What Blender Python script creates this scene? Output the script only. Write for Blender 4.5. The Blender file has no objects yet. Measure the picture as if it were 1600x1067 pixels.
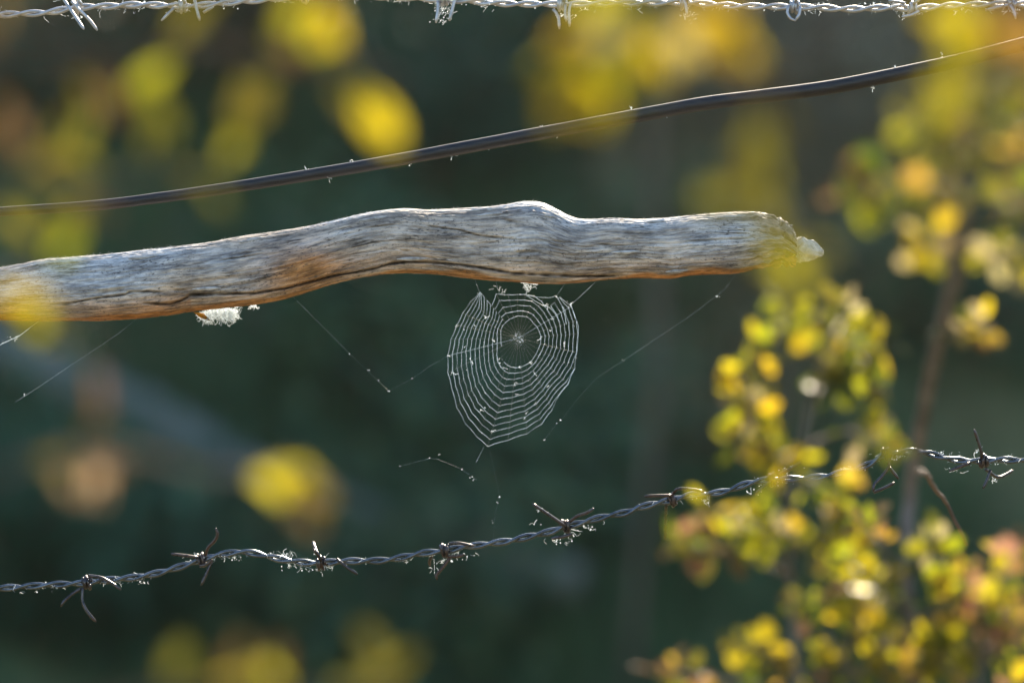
import bpy, math, random
import numpy as np
from mathutils import Vector, Matrix, noise as mnoise

R = math.radians
SC = bpy.context.scene
COL = SC.collection
random.seed(7)
rng = np.random.default_rng(11)

# ------------------------------------------------------------------ camera
CAMZ, DIST = 1.0, 2.7
cam_d = bpy.data.cameras.new('camera')
cam = bpy.data.objects.new('camera', cam_d)
COL.objects.link(cam)
cam.location = (0, -DIST, CAMZ)
cam.rotation_euler = (R(90), 0, 0)
cam_d.lens, cam_d.sensor_width = 135, 36
cam_d.clip_start, cam_d.clip_end = 0.05, 1000
cam_d.dof.use_dof = True
cam_d.dof.focus_distance = DIST - 0.012
cam_d.dof.aperture_fstop = 2.8
SC.camera = cam

# ------------------------------------------------------------------ light
SUN_EL, SUN_AZ = 34.5, 14.0          # elevation; azimuth to the right of straight behind the fence
w = bpy.data.worlds.new('World'); SC.world = w; w.use_nodes = True
nt = w.node_tree
bg = nt.nodes['Background']; bg.inputs['Strength'].default_value = 0.10
sky = nt.nodes.new('ShaderNodeTexSky'); sky.sky_type = 'NISHITA'; sky.sun_disc = False
sky.sun_elevation = R(SUN_EL); sky.sun_rotation = R(SUN_AZ)
sky.air_density = 1.2; sky.dust_density = 0.6; sky.ozone_density = 1.0
nt.links.new(sky.outputs[0], bg.inputs[0])
sun_d = bpy.data.lights.new('sun', 'SUN'); sun_d.energy = 5.0; sun_d.angle = R(0.5); sun_d.color = (1.0, 0.85, 0.64)
sun = bpy.data.objects.new('sun', sun_d); COL.objects.link(sun)
sdir = Vector((math.sin(R(SUN_AZ)) * math.cos(R(SUN_EL)), math.cos(R(SUN_AZ)) * math.cos(R(SUN_EL)), math.sin(R(SUN_EL))))
sun.rotation_euler = sdir.to_track_quat('Z', 'Y').to_euler()
sun.location = (3, 12, 9)
SC.view_settings.view_transform = 'Standard'; SC.view_settings.look = 'None'
SC.view_settings.exposure = 1.5; SC.view_settings.gamma = 1.0
SC.render.engine = 'CYCLES'
SC.cycles.use_denoising = True
SC.cycles.max_bounces = 8
SC.cycles.transparent_max_bounces = 8

# ------------------------------------------------------------------ helpers
KPX = 0.00045 / DIST
def P(px, py, y=0.0):
    d = DIST + y
    return Vector(((px - 800) * KPX * d, y, CAMZ + (533.5 - py) * KPX * d))

def tag(o, label=None, cat=None, group=None, kind=None):
    if label: o['label'] = label
    if cat: o['category'] = cat
    if group: o['group'] = group
    if kind: o['kind'] = kind
    return o

def empty(name, loc=(0, 0, 0)):
    o = bpy.data.objects.new(name, None); COL.objects.link(o); o.location = loc
    o.empty_display_size = 0.02
    return o

def link(name, me, parent=None, mat=None, loc=None):
    o = bpy.data.objects.new(name, me); COL.objects.link(o)
    if mat is not None and not me.materials: me.materials.append(mat)
    if loc is not None: o.location = loc
    if parent is not None:
        o.parent = parent
        o.matrix_parent_inverse = Matrix.Translation(-parent.location)
    return o

class MB:
    def __init__(s): s.v = []; s.f = []
    def add(s, v, f):
        b = len(s.v); s.v += [tuple(p) for p in v]; s.f += [tuple(i + b for i in q) for q in f]
    def tube(s, pts, rad, sides=6, cap=True):
        pts = [Vector(p) for p in pts]; n = len(pts)
        if not hasattr(rad, '__len__'): rad = [rad] * n
        t0 = (pts[1] - pts[0]).normalized()
        up = Vector((0, 0, 1)) if abs(t0.z) < 0.9 else Vector((1, 0, 0))
        u = t0.cross(up).normalized()
        v = []; f = []
        for i in range(n):
            a = pts[max(i - 1, 0)]; c = pts[min(i + 1, n - 1)]
            t = (c - a)
            if t.length < 1e-9: t = t0
            t = t.normalized()
            u = (u - t * u.dot(t))
            u = u.normalized() if u.length > 1e-6 else t.orthogonal().normalized()
            w_ = t.cross(u)
            for k in range(sides):
                an = 2 * math.pi * k / sides
                v.append(pts[i] + (u * math.cos(an) + w_ * math.sin(an)) * rad[i])
        for i in range(n - 1):
            for k in range(sides):
                a = i * sides + k; b = i * sides + (k + 1) % sides
                f.append((a, b, b + sides, a + sides))
        if cap:
            f.append(tuple(range(sides - 1, -1, -1))); f.append(tuple((n - 1) * sides + k for k in range(sides)))
        s.add(v, f)
    def blob(s, c, r, jit=0.3, seg=5, rings=3):
        v = [c + Vector((0, 0, r))]; f = []
        for i in range(1, rings + 1):
            th = math.pi * i / (rings + 1)
            for k in range(seg):
                ph = 2 * math.pi * k / seg
                rr = r * (1 + random.uniform(-jit, jit))
                v.append(c + Vector((math.sin(th) * math.cos(ph), math.sin(th) * math.sin(ph), math.cos(th))) * rr)
        v.append(c - Vector((0, 0, r)))
        for k in range(seg):
            f.append((0, 1 + k, 1 + (k + 1) % seg))
            l = 1 + (rings - 1) * seg
            f.append((len(v) - 1, l + (k + 1) % seg, l + k))
        for i in range(rings - 1):
            for k in range(seg):
                a = 1 + i * seg + k; b = 1 + i * seg + (k + 1) % seg
                f.append((a, a + seg, b + seg, b))
        s.add(v, f)
    def mesh(s, name, smooth=True):
        me = bpy.data.meshes.new(name); me.from_pydata(s.v, [], s.f); me.update()
        if smooth: me.polygons.foreach_set('use_smooth', [True] * len(me.polygons))
        return me
    def build(s, name, mat, parent=None, smooth=True):
        return link(name, s.mesh(name, smooth), parent, mat)

def crom(pts, step):
    """Catmull-Rom through the points, resampled about every `step` metres."""
    pts = [Vector(p) for p in pts]
    if len(pts) == 2:
        n = max(1, int((pts[1] - pts[0]).length / step))
        return [pts[0].lerp(pts[1], i / n) for i in range(n + 1)]
    out = []
    for i in range(len(pts) - 1):
        p0 = pts[i - 1] if i > 0 else pts[i] * 2 - pts[i + 1]
        p1, p2 = pts[i], pts[i + 1]
        p3 = pts[i + 2] if i + 2 < len(pts) else p2 * 2 - p1
        n = max(1, int((p2 - p1).length / step))
        for k in range(n):
            t = k / n
            out.append(0.5 * ((2 * p1) + (p2 - p0) * t + (2 * p0 - 5 * p1 + 4 * p2 - p3) * t * t + (3 * p1 - p0 - 3 * p2 + p3) * t ** 3))
    out.append(pts[-1])
    return out

def ext(p, q):
    return [Vector(p).lerp(Vector(q), t) for t in (0.04, 0.11, 0.24, 0.48, 0.75, 1.0)]

def frand(a, b): return random.uniform(a, b)
def rdir():
    while True:
        v = Vector((frand(-1, 1), frand(-1, 1), frand(-1, 1)))
        if 0.05 < v.length < 1: return v.normalized()

# ------------------------------------------------------------------ materials
def mat(name):
    m = bpy.data.materials.new(name); m.use_nodes = True
    n = m.node_tree.nodes; l = m.node_tree.links
    return m, n, l, n['Principled BSDF'], n['Material Output']

def ramp(n, stops, interp='LINEAR'):
    r = n.new('ShaderNodeValToRGB'); r.color_ramp.interpolation = interp
    e = r.color_ramp.elements
    while len(e) < len(stops): e.new(0.5)
    for k, (p, c) in enumerate(stops):
        e[k].position = p; e[k].color = (*c, 1) if len(c) == 3 else c
    return r

def noise_node(n, l, vec, scale, detail=4, rough=0.55):
    t = n.new('ShaderNodeTexNoise'); t.inputs['Scale'].default_value = scale
    t.inputs['Detail'].default_value = detail; t.inputs['Roughness'].default_value = rough
    if vec is not None: l.new(vec, t.inputs['Vector'])
    return t

def mapping(n, l, vec, scale, loc=(0, 0, 0)):
    m = n.new('ShaderNodeMapping'); m.inputs['Scale'].default_value = scale; m.inputs['Location'].default_value = loc
    l.new(vec, m.inputs['Vector']); return m.outputs[0]

def mixc(n, l, fac, a, b, mode='MIX'):
    m = n.new('ShaderNodeMix'); m.data_type = 'RGBA'; m.blend_type = mode
    for s, v in ((m.inputs[0], fac), (m.inputs[6], a), (m.inputs[7], b)):
        if hasattr(v, 'is_linked'): l.new(v, s)
        elif isinstance(v, (int, float)): s.default_value = v
        else: s.default_value = (*v, 1)
    return m.outputs[2]

def simple(name, c1, c2, scale=30, rough=0.8, metal=0.0, spec=0.5, bump=0.0):
    m, n, l, b, o = mat(name)
    tc = n.new('ShaderNodeTexCoord')
    t = noise_node(n, l, tc.outputs['Object'], scale, 5)
    r = ramp(n, [(0.35, c1), (0.65, c2)])
    l.new(t.outputs[0], r.inputs[0]); l.new(r.outputs[0], b.inputs['Base Color'])
    b.inputs['Roughness'].default_value = rough; b.inputs['Metallic'].default_value = metal
    b.inputs['Specular IOR Level'].default_value = spec
    if bump:
        bm = n.new('ShaderNodeBump'); bm.inputs['Strength'].default_value = 0.6; bm.inputs['Distance'].default_value = bump
        l.new(t.outputs[0], bm.inputs['Height']); l.new(bm.outputs[0], b.inputs['Normal'])
    return m

def leaf_mat(name, col, trans, mix=0.6, rough=0.36, spec=0.35, var=0.25):
    m, n, l, b, o = mat(name)
    oi = n.new('ShaderNodeObjectInfo'); tc = n.new('ShaderNodeTexCoord')
    t = noise_node(n, l, tc.outputs['Object'], 3.0, 3)
    hs = n.new('ShaderNodeHueSaturation'); hs2 = n.new('ShaderNodeHueSaturation')
    mr = n.new('ShaderNodeMapRange'); mr.inputs['To Min'].default_value = 0.5 - 0.015 * var * 4; mr.inputs['To Max'].default_value = 0.5 + 0.025 * var * 4
    l.new(oi.outputs['Random'], mr.inputs['Value'])
    mv = n.new('ShaderNodeMapRange'); mv.inputs['From Min'].default_value = 0.3; mv.inputs['From Max'].default_value = 0.7
    mv.inputs['To Min'].default_value = 0.65; mv.inputs['To Max'].default_value = 1.25
    l.new(t.outputs[0], mv.inputs['Value'])
    for h, c in ((hs, col), (hs2, trans)):
        l.new(mr.outputs[0], h.inputs['Hue']); l.new(mv.outputs[0], h.inputs['Value']); h.inputs['Color'].default_value = (*c, 1)
    l.new(hs.outputs[0], b.inputs['Base Color'])
    b.inputs['Roughness'].default_value = rough; b.inputs['Specular IOR Level'].default_value = spec
    tr = n.new('ShaderNodeBsdfTranslucent'); l.new(hs2.outputs[0], tr.inputs['Color'])
    mx = n.new('ShaderNodeMixShader'); mx.inputs[0].default_value = mix
    l.new(b.outputs[0], mx.inputs[1]); l.new(tr.outputs[0], mx.inputs[2]); l.new(mx.outputs[0], o.inputs['Surface'])
    return m

def silk_mat(name, col, mix=0.6, rough=0.3):
    m, n, l, b, o = mat(name)
    b.inputs['Base Color'].default_value = (*col, 1); b.inputs['Roughness'].default_value = rough
    b.inputs['Specular IOR Level'].default_value = 0.8
    tr = n.new('ShaderNodeBsdfTranslucent'); tr.inputs['Color'].default_value = (*col, 1)
    mx = n.new('ShaderNodeMixShader'); mx.inputs[0].default_value = mix
    l.new(b.outputs[0], mx.inputs[1]); l.new(tr.outputs[0], mx.inputs[2]); l.new(mx.outputs[0], o.inputs['Surface'])
    return m

def leaf_set(tagname, rough, spec, k):
    T = lambda *c: tuple(x * k for x in c)
    return {
        'yellow': leaf_mat(tagname + '_yellow', (0.20, 0.17, 0.025), T(0.62, 0.48, 0.015), rough=rough, spec=spec),
        'lime': leaf_mat(tagname + '_lime', (0.11, 0.13, 0.025), T(0.38, 0.37, 0.014), rough=rough, spec=spec),
        'green': leaf_mat(tagname + '_green', (0.045, 0.07, 0.018), T(0.13, 0.16, 0.015), rough=rough, spec=spec),
        'olive': leaf_mat(tagname + '_olive', (0.09, 0.08, 0.025), T(0.20, 0.18, 0.02), mix=0.5, rough=rough, spec=spec),
        'orange': leaf_mat(tagname + '_orange', (0.24, 0.15, 0.045), T(0.52, 0.34, 0.045), rough=rough, spec=spec),
        'red': leaf_mat(tagname + '_red', (0.20, 0.09, 0.065), T(0.40, 0.19, 0.12), rough=rough, spec=spec),
        'brown': leaf_mat(tagname + '_brown', (0.12, 0.075, 0.04), T(0.20, 0.12, 0.05), mix=0.4, rough=rough, spec=spec),
        'tan': leaf_mat(tagname + '_tan', (0.22, 0.15, 0.09), T(0.42, 0.27, 0.16), rough=rough, spec=spec),
        'gloss': leaf_mat(tagname + '_pale', (0.34, 0.28, 0.15), T(0.58, 0.47, 0.22), mix=0.45, rough=max(0.24, rough * .7), spec=min(.8, spec * 1.5)),
    }
LM = leaf_set('shrub_leaf', 0.38, 0.34, 1.0)
NM = leaf_set('near_leaf', 0.65, 0.06, 0.8)
M_stem = simple('shrub_bark', (0.10, 0.085, 0.075), (0.22, 0.19, 0.17), 60, 0.75, bump=0.001)
M_twig = simple('twig_bark', (0.09, 0.06, 0.04), (0.17, 0.11, 0.08), 80, 0.7)
M_silk = silk_mat('spider_silk', (0.80, 0.90, 0.98))
M_faint = silk_mat('fine_silk', (0.8, 0.8, 0.78))
M_fluff = silk_mat('silk_fluff', (0.90, 0.95, 0.98), 0.8)
M_post = simple('post_wood', (0.16, 0.14, 0.12), (0.34, 0.31, 0.28), 25, 0.85, bump=0.003)
M_nub = simple('pale_heartwood', (0.38, 0.37, 0.33), (0.68, 0.67, 0.62), 260, 0.7, bump=0.0008)

# galvanised wire, dulled, with a little rust
def wire_mat(name, c1, c2, rust, rustamt, rough):
    m, n, l, b, o = mat(name)
    tc = n.new('ShaderNodeTexCoord')
    t = noise_node(n, l, tc.outputs['Object'], 120, 5); t2 = noise_node(n, l, tc.outputs['Object'], 40, 6, 0.7)
    r = ramp(n, [(0.35, c1), (0.65, c2)]); l.new(t.outputs[0], r.inputs[0])
    r2 = ramp(n, [(0.62 - rustamt, (0, 0, 0)), (0.72 - rustamt, (1, 1, 1))]); l.new(t2.outputs[0], r2.inputs[0])
    c = mixc(n, l, r2.outputs[0], r.outputs[0], rust); l.new(c, b.inputs['Base Color'])
    inv = n.new('ShaderNodeMapRange'); inv.inputs['To Min'].default_value = 0.85; inv.inputs['To Max'].default_value = 0.1
    l.new(r2.outputs[0], inv.inputs['Value']); l.new(inv.outputs[0], b.inputs['Metallic'])
    rr = n.new('ShaderNodeMapRange'); rr.inputs['To Min'].default_value = rough - 0.06; rr.inputs['To Max'].default_value = rough + 0.14
    l.new(t.outputs[0], rr.inputs['Value']); l.new(rr.outputs[0], b.inputs['Roughness'])
    bm = n.new('ShaderNodeBump'); bm.inputs['Strength'].default_value = 0.4; bm.inputs['Distance'].default_value = 0.0004
    l.new(t2.outputs[0], bm.inputs['Height']); l.new(bm.outputs[0], b.inputs['Normal'])
    return m
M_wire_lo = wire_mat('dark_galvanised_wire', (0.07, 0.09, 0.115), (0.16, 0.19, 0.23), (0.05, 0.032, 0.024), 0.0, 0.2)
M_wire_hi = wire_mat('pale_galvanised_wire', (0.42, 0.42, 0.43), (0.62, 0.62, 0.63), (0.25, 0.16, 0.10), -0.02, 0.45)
M_barb_lo = wire_mat('rusty_barb', (0.05, 0.048, 0.052), (0.11, 0.105, 0.11), (0.065, 0.036, 0.024), 0.14, 0.24)

# weathered branch wood: grain follows the limb through the 'grain' attribute
def wood_mat():
    m, n, l, b, o = mat('weathered_driftwood')
    at = n.new('ShaderNodeAttribute'); at.attribute_name = 'grain'
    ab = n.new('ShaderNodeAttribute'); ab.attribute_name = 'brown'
    V = at.outputs['Vector']
    fine = noise_node(n, l, mapping(n, l, V, (62, 430, 1)), 1.0, 10, 0.75)
    mid = noise_node(n, l, mapping(n, l, V, (24, 105, 1), (3, 1, 0)), 1.0, 8, 0.68)
    big = noise_node(n, l, mapping(n, l, V, (9, 26, 1), (1, 7, 0)), 1.0, 4, 0.55)
    base = ramp(n, [(0.40, (0.09, 0.09, 0.10)), (0.465, (0.24, 0.25, 0.27)), (0.53, (0.44, 0.455, 0.48)), (0.59, (0.67, 0.69, 0.72)), (0.66, (0.80, 0.82, 0.84))])
    ad = n.new('ShaderNodeMath'); ad.operation = 'MULTIPLY_ADD'; ad.inputs[1].default_value = 0.55
    m2 = n.new('ShaderNodeMath'); m2.operation = 'MULTIPLY'; m2.inputs[1].default_value = 0.5
    l.new(mid.outputs[0], m2.inputs[0]); l.new(fine.outputs[0], ad.inputs[0]); l.new(m2.outputs[0], ad.inputs[2])
    l.new(ad.outputs[0], base.inputs[0])
    tanr = ramp(n, [(0.44, (0, 0, 0)), (0.58, (1, 1, 1))]); l.new(big.outputs[0], tanr.inputs[0])
    tanm = n.new('ShaderNodeMath'); tanm.operation = 'MULTIPLY'; tanm.inputs[1].default_value = 0.8; l.new(tanr.outputs[0], tanm.inputs[0])
    c = mixc(n, l, tanm.outputs[0], base.outputs[0], mixc(n, l, 1.0, base.outputs[0], (0.92, 0.74, 0.56), 'MULTIPLY'))
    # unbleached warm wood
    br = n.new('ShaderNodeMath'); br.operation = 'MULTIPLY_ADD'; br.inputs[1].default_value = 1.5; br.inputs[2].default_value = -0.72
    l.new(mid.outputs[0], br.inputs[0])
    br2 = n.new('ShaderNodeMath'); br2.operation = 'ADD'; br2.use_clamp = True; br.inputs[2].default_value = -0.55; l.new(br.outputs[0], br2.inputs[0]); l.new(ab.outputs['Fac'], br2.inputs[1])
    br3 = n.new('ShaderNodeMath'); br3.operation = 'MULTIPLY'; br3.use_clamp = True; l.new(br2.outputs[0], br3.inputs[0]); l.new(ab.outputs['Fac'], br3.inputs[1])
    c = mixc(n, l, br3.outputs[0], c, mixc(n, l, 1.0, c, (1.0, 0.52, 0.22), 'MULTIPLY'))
    # black lichen specks and hairline checks
    sp = noise_node(n, l, mapping(n, l, V, (330, 620, 1), (0, 3, 0)), 1.0, 4, 0.7)
    spr = ramp(n, [(0.56, (0, 0, 0)), (0.63, (1, 1, 1))]); l.new(sp.outputs[0], spr.inputs[0])
    pat = noise_node(n, l, mapping(n, l, V, (22, 60, 1), (5, 5, 0)), 1.0, 3)
    patr = ramp(n, [(0.40, (0.12, 0.12, 0.12)), (0.58, (0.9, 0.9, 0.9))]); l.new(pat.outputs[0], patr.inputs[0])
    spm = n.new('ShaderNodeMath'); spm.operation = 'MULTIPLY'; l.new(spr.outputs[0], spm.inputs[0]); l.new(patr.outputs[0], spm.inputs[1])
    c = mixc(n, l, spm.outputs[0], c, (0.045, 0.045, 0.05))
    ck = noise_node(n, l, mapping(n, l, V, (16, 300, 1), (9, 2, 0)), 1.0, 4, 0.5)
    ckr = ramp(n, [(0.485, (0, 0, 0)), (0.5, (1, 1, 1)), (0.515, (0, 0, 0))]); l.new(ck.outputs[0], ckr.inputs[0])
    ckp = noise_node(n, l, mapping(n, l, V, (30, 90, 1), (2, 9, 0)), 1.0, 2)
    ckpr = ramp(n, [(0.52, (0, 0, 0)), (0.60, (1, 1, 1))]); l.new(ckp.outputs[0], ckpr.inputs[0])
    ckm = n.new('ShaderNodeMath'); ckm.operation = 'MULTIPLY'; l.new(ckr.outputs[0], ckm.inputs[0]); l.new(ckpr.outputs[0], ckm.inputs[1])
    c = mixc(n, l, ckm.outputs[0], c, (0.07, 0.06, 0.05))
    ac = n.new('ShaderNodeAttribute'); ac.attribute_name = 'crack'
    c = mixc(n, l, ac.outputs['Fac'], c, (0.045, 0.035, 0.028))
    l.new(c, b.inputs['Base Color'])
    b.inputs['Roughness'].default_value = 0.62; b.inputs['Specular IOR Level'].default_value = 0.35
    h = n.new('ShaderNodeMath'); h.operation = 'SUBTRACT'; l.new(ad.outputs[0], h.inputs[0]); l.new(ckm.outputs[0], h.inputs[1])
    bm = n.new('ShaderNodeBump'); bm.inputs['Strength'].default_value = 0.8; bm.inputs['Distance'].default_value = 0.0011
    l.new(h.outputs[0], bm.inputs['Height']); l.new(bm.outputs[0], b.inputs['Normal'])
    return m
M_wood = wood_mat()

# cable sheath
def cable_mat():
    m, n, l, b, o = mat('black_cable_sheath')
    tc = n.new('ShaderNodeTexCoord')
    t = noise_node(n, l, mapping(n, l, tc.outputs['Object'], (40, 300, 300)), 1.0, 6, 0.65)
    r = ramp(n, [(0.35, (0.008, 0.009, 0.012)), (0.7, (0.026, 0.025, 0.028))]); l.new(t.outputs[0], r.inputs[0])
    l.new(r.outputs[0], b.inputs['Base Color'])
    rr = ramp(n, [(0.3, (0.38, 0.38, 0.38)), (0.7, (0.6, 0.6, 0.6))]); l.new(t.outputs[0], rr.inputs[0]); l.new(rr.outputs[0], b.inputs['Roughness'])
    b.inputs['Specular IOR Level'].default_value = 0.5
    bm = n.new('ShaderNodeBump'); bm.inputs['Strength'].default_value = 0.5; bm.inputs['Distance'].default_value = 0.0005
    l.new(t.outputs[0], bm.inputs['Height']); l.new(bm.outputs[0], b.inputs['Normal'])
    return m
M_cable = cable_mat()

# ------------------------------------------------------------------ ground with the bank behind the fence
BK0, BK1, BKH = 4.0, 8.2, 3.6
def bank_h(x, y):
    t = (y - BK0) / (BK1 - BK0)
    if t <= 0: h = 0.0
    elif t < 1:
        h = BKH * t
        h -= 0.12 * math.sin(math.pi * t) * 0
    else: h = BKH + (y - BK1) * 0.03
    e = min(max((y - 2.5) / 3, 0), 1)
    h += e * 0.10 * (mnoise.noise(Vector((x * 0.9, y * 0.9, 0.3)))) + e * 0.04 * mnoise.noise(Vector((x * 3, y * 3, 1.7)))
    h += 0.015 * mnoise.noise(Vector((x * 2.3, y * 2.3, 5.1)))
    return h

def ground_mat():
    m, n, l, b, o = mat('grassy_earth')
    tc = n.new('ShaderNodeTexCoord'); V = tc.outputs['Object']
    a = noise_node(n, l, V, 1.6, 5, 0.6); f = noise_node(n, l, V, 14, 6, 0.65); g = noise_node(n, l, mapping(n, l, V, (1, 1, 1), (4, 2, 8)), 0.9, 3)
    r = ramp(n, [(0.35, (0.042, 0.098, 0.052)), (0.5, (0.078, 0.140, 0.070)), (0.65, (0.14, 0.16, 0.085))]); l.new(a.outputs[0], r.inputs[0])
    r2 = ramp(n, [(0.3, (0.6, 0.6, 0.6)), (0.7, (1.3, 1.3, 1.3))]); l.new(f.outputs[0], r2.inputs[0])
    c = mixc(n, l, 1.0, r.outputs[0], r2.outputs[0], 'MULTIPLY')
    # bleached meadow on the flat side of the fence
    sx = n.new('ShaderNodeSeparateXYZ'); l.new(V, sx.inputs[0])
    mr = n.new('ShaderNodeMapRange'); mr.inputs['From Min'].default_value = 2.2; mr.inputs['From Max'].default_value = 3.6
    mr.inputs['To Min'].default_value = 1; mr.inputs['To Max'].default_value = 0; l.new(sx.outputs['Y'], mr.inputs['Value'])
    dry = ramp(n, [(0.35, (0.10, 0.09, 0.045)), (0.65, (0.22, 0.17, 0.09))]); l.new(f.outputs[0], dry.inputs[0])
    c = mixc(n, l, mr.outputs[0], c, dry.outputs[0])
    l.new(c, b.inputs['Base Color']); b.inputs['Roughness'].default_value = 0.95; b.inputs['Specular IOR Level'].default_value = 0.1
    bm = n.new('ShaderNodeBump'); bm.inputs['Distance'].default_value = 0.05; l.new(f.outputs[0], bm.inputs['Height']); l.new(bm.outputs[0], b.inputs['Normal'])
    return m
def axis(lo, hi, fine_lo, fine_hi, fine, n_out):
    a = list(np.arange(fine_lo, fine_hi + 1e-6, fine))
    L = [fine_lo - (fine_lo - lo) * (k / n_out) ** 2 for k in range(n_out, 0, -1)]
    H = [fine_hi + (hi - fine_hi) * (k / n_out) ** 2 for k in range(1, n_out + 1)]
    return L + a + H
gx = axis(-300, 300, -6, 6, 0.15, 14); gy = axis(-200, 400, -4, 9.5, 0.15, 14)
gv = [(x, y, bank_h(x, y)) for y in gy for x in gx]
nx = len(gx)
gf = [(j * nx + i, j * nx + i + 1, (j + 1) * nx + i + 1, (j + 1) * nx + i) for j in range(len(gy) - 1) for i in range(nx - 1)]
gm = bpy.data.meshes.new('ground'); gm.from_pydata(gv, [], gf); gm.polygons.foreach_set('use_smooth', [True] * len(gm.polygons))
tag(link('ground', gm, None, ground_mat()), 'dark grassy bank in shade rising behind the fence', 'ground', kind='structure')

def on_bank(px, py, off=0.0):
    """where the view ray of a pixel meets the bank"""
    y = 3.0
    for _ in range(400):
        p = P(px, py, y)
        if p.z - off <= bank_h(p.x, p.y): break
        y += 0.02
    return p

# grass on the bank: uncountable
def grass(name, n, x0, x1, y0, y1, hmin, hmax, m, label):
    xs = rng.uniform(x0, x1, n); ys = rng.uniform(y0, y1, n)
    v = []; f = []
    for x, y in zip(xs, ys):
        if mnoise.noise(Vector((x * 1.3, y * 1.3, 9.0))) < -0.25: continue
        z = bank_h(x, y) - 0.02
        h = frand(hmin, hmax); a = frand(0, 6.283); lean = frand(0.1, 0.7) * h
        dx, dy = math.cos(a), math.sin(a); ww = frand(0.004, 0.009)
        b = len(v)
        sx_, sy_ = -dy * ww, dx * ww
        v += [(x - sx_, y - sy_, z), (x + sx_, y + sy_, z),
              (x + sx_ * .7 + dx * lean * .35, y + sy_ * .7 + dy * lean * .35, z + h * .6), (x - sx_ * .7 + dx * lean * .35, y - sy_ * .7 + dy * lean * .35, z + h * .6),
              (x + dx * lean, y + dy * lean - 0.25 * lean, z + h * 0.92)]
        f += [(b, b + 1, b + 2, b + 3), (b + 3, b + 2, b + 4)]
    me = bpy.data.meshes.new(name); me.from_pydata(v, [], f)
    return tag(link(name, me, None, m), label, 'grass', kind='stuff')
M_grass = leaf_mat('bank_grass', (0.078, 0.148, 0.072), (0.07, 0.15, 0.06), mix=0.3, rough=0.6, spec=0.2)
M_glare_grass = leaf_mat('glare_grass', (0.27, 0.26, 0.17), (0.27, 0.25, 0.15), mix=0.3, rough=0.7, spec=0.2)  # blade colour lightened to stand in for veiling glare at upper right
grass('bank_grass', 26000, -2.6, 2.6, 3.6, 7.6, 0.08, 0.26, M_grass, 'dark green grass covering the shaded bank behind the fence')
grass('glare_grass', 11000, 0.2, 2.1, 4.9, 7.2, 0.15, 0.40, M_glare_grass, 'grass high on the bank at the right, paled to imitate veiling glare')

# ------------------------------------------------------------------ bushes on the bank
def bush(name, px, py, rad, n, cols, label, leaf=0.05):
    base = on_bank(px, py)
    root = empty(name, base); tag(root, label, 'bush', 'bushes on the bank')
    st = MB(); tips = []
    for k in range(9):
        a = frand(0, 6.283); e = frand(0.3, 1.0)
        tip = base + Vector((math.cos(a) * rad * e, math.sin(a) * rad * e * 0.6 - rad * 0.4, rad * frand(0.5, 1.4)))
        tips.append(tip)
        st.tube(crom([base - Vector((0, 0, 0.05)), base.lerp(tip, 0.5) + rdir() * 0.05 * rad, tip], 0.08), [0.012] + [0.008] * 60 if False else 0.008, 5)
    st.build('stem', M_twig, root)
    for ci, m in enumerate(cols):
        v = []; f = []
        for k in range(n // len(cols)):
            c = random.choice(tips)
            p = base.lerp(c, frand(0.45, 1.1)) + Vector((random.gauss(0, .3), random.gauss(0, .3), random.gauss(0, .3))) * rad * 0.8
            p.z = max(p.z, bank_h(p.x, p.y) + 0.01)
            d = rdir(); s = d.orthogonal().normalized() * leaf * 0.3; d = d * leaf * frand(0.6, 1.3)
            b = len(v); v += [p, p + d * .5 + s, p + d, p + d * .5 - s]; f.append((b, b + 1, b + 2, b + 3))
        me = bpy.data.meshes.new('foliage'); me.from_pydata([tuple(q) for q in v], [], f)
        tag(link('foliage', me, root, m), kind='stuff')
    return root
M_b1 = leaf_mat('bush_leaf_dark', (0.036, 0.108, 0.066), (0.04, 0.11, 0.05), mix=0.25, rough=0.5, spec=0.25)
M_b2 = leaf_mat('bush_leaf_mid', (0.085, 0.150, 0.072), (0.07, 0.14, 0.06), mix=0.25, rough=0.5, spec=0.25)
M_b3 = leaf_mat('bush_leaf_brown', (0.15, 0.10, 0.055), (0.15, 0.1, 0.04), mix=0.25, rough=0.6, spec=0.2)
M_b_glare = leaf_mat('bush_leaf_glare', (0.22, 0.23, 0.17), (0.22, 0.23, 0.14), mix=0.25, rough=0.6, spec=0.2)  # veiling glare painted into the foliage as a pale grey
bush('bramble_bush', 60, 1010, 0.30, 1500, [M_b1, M_b1], 'dark out of focus bramble low on the bank at the left')
bush('bramble_bush', 600, 1075, 0.28, 1500, [M_b1, M_b2], 'dark bramble at the foot of the bank below the barbed wire')
bush('bramble_bush', 560, 620, 0.26, 900, [M_b1, M_b2], 'dark green bush on the bank left of the spider web')
bush('bramble_bush', 690, 300, 0.24, 900, [M_b1], 'dark green bush on the bank above the weathered branch')
bush('bramble_bush', 850, 820, 0.26, 900, [M_b1, M_b2], 'dark green bush on the bank under the spider web')
bush('bramble_bush', 760, 150, 0.30, 900, [M_b1, M_b2], 'dim green bush on the bank beneath the upper barbed wire')
bush('bracken_clump', 120, 200, 0.34, 1200, [M_b3, M_b1], 'brown bracken clump high on the bank at the left')
bush('bracken_clump', 330, 110, 0.26, 900, [M_b3], 'brown bracken clump near the left end of the upper wire')
bush('bracken_clump', 1320, 90, 0.36, 1500, [M_b_glare, M_b3], 'bracken clump high on the bank behind the cable, greyed to imitate glare')  # this clump and the next carry upper-right glare in their leaf colour
bush('bracken_clump', 1230, 260, 0.30, 1100, [M_b_glare], 'bracken clump behind the branch tip, paled to imitate glare')
bush('bramble_bush', 1060, 560, 0.24, 800, [M_b2], 'green bush on the bank right of the spider web')
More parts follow.
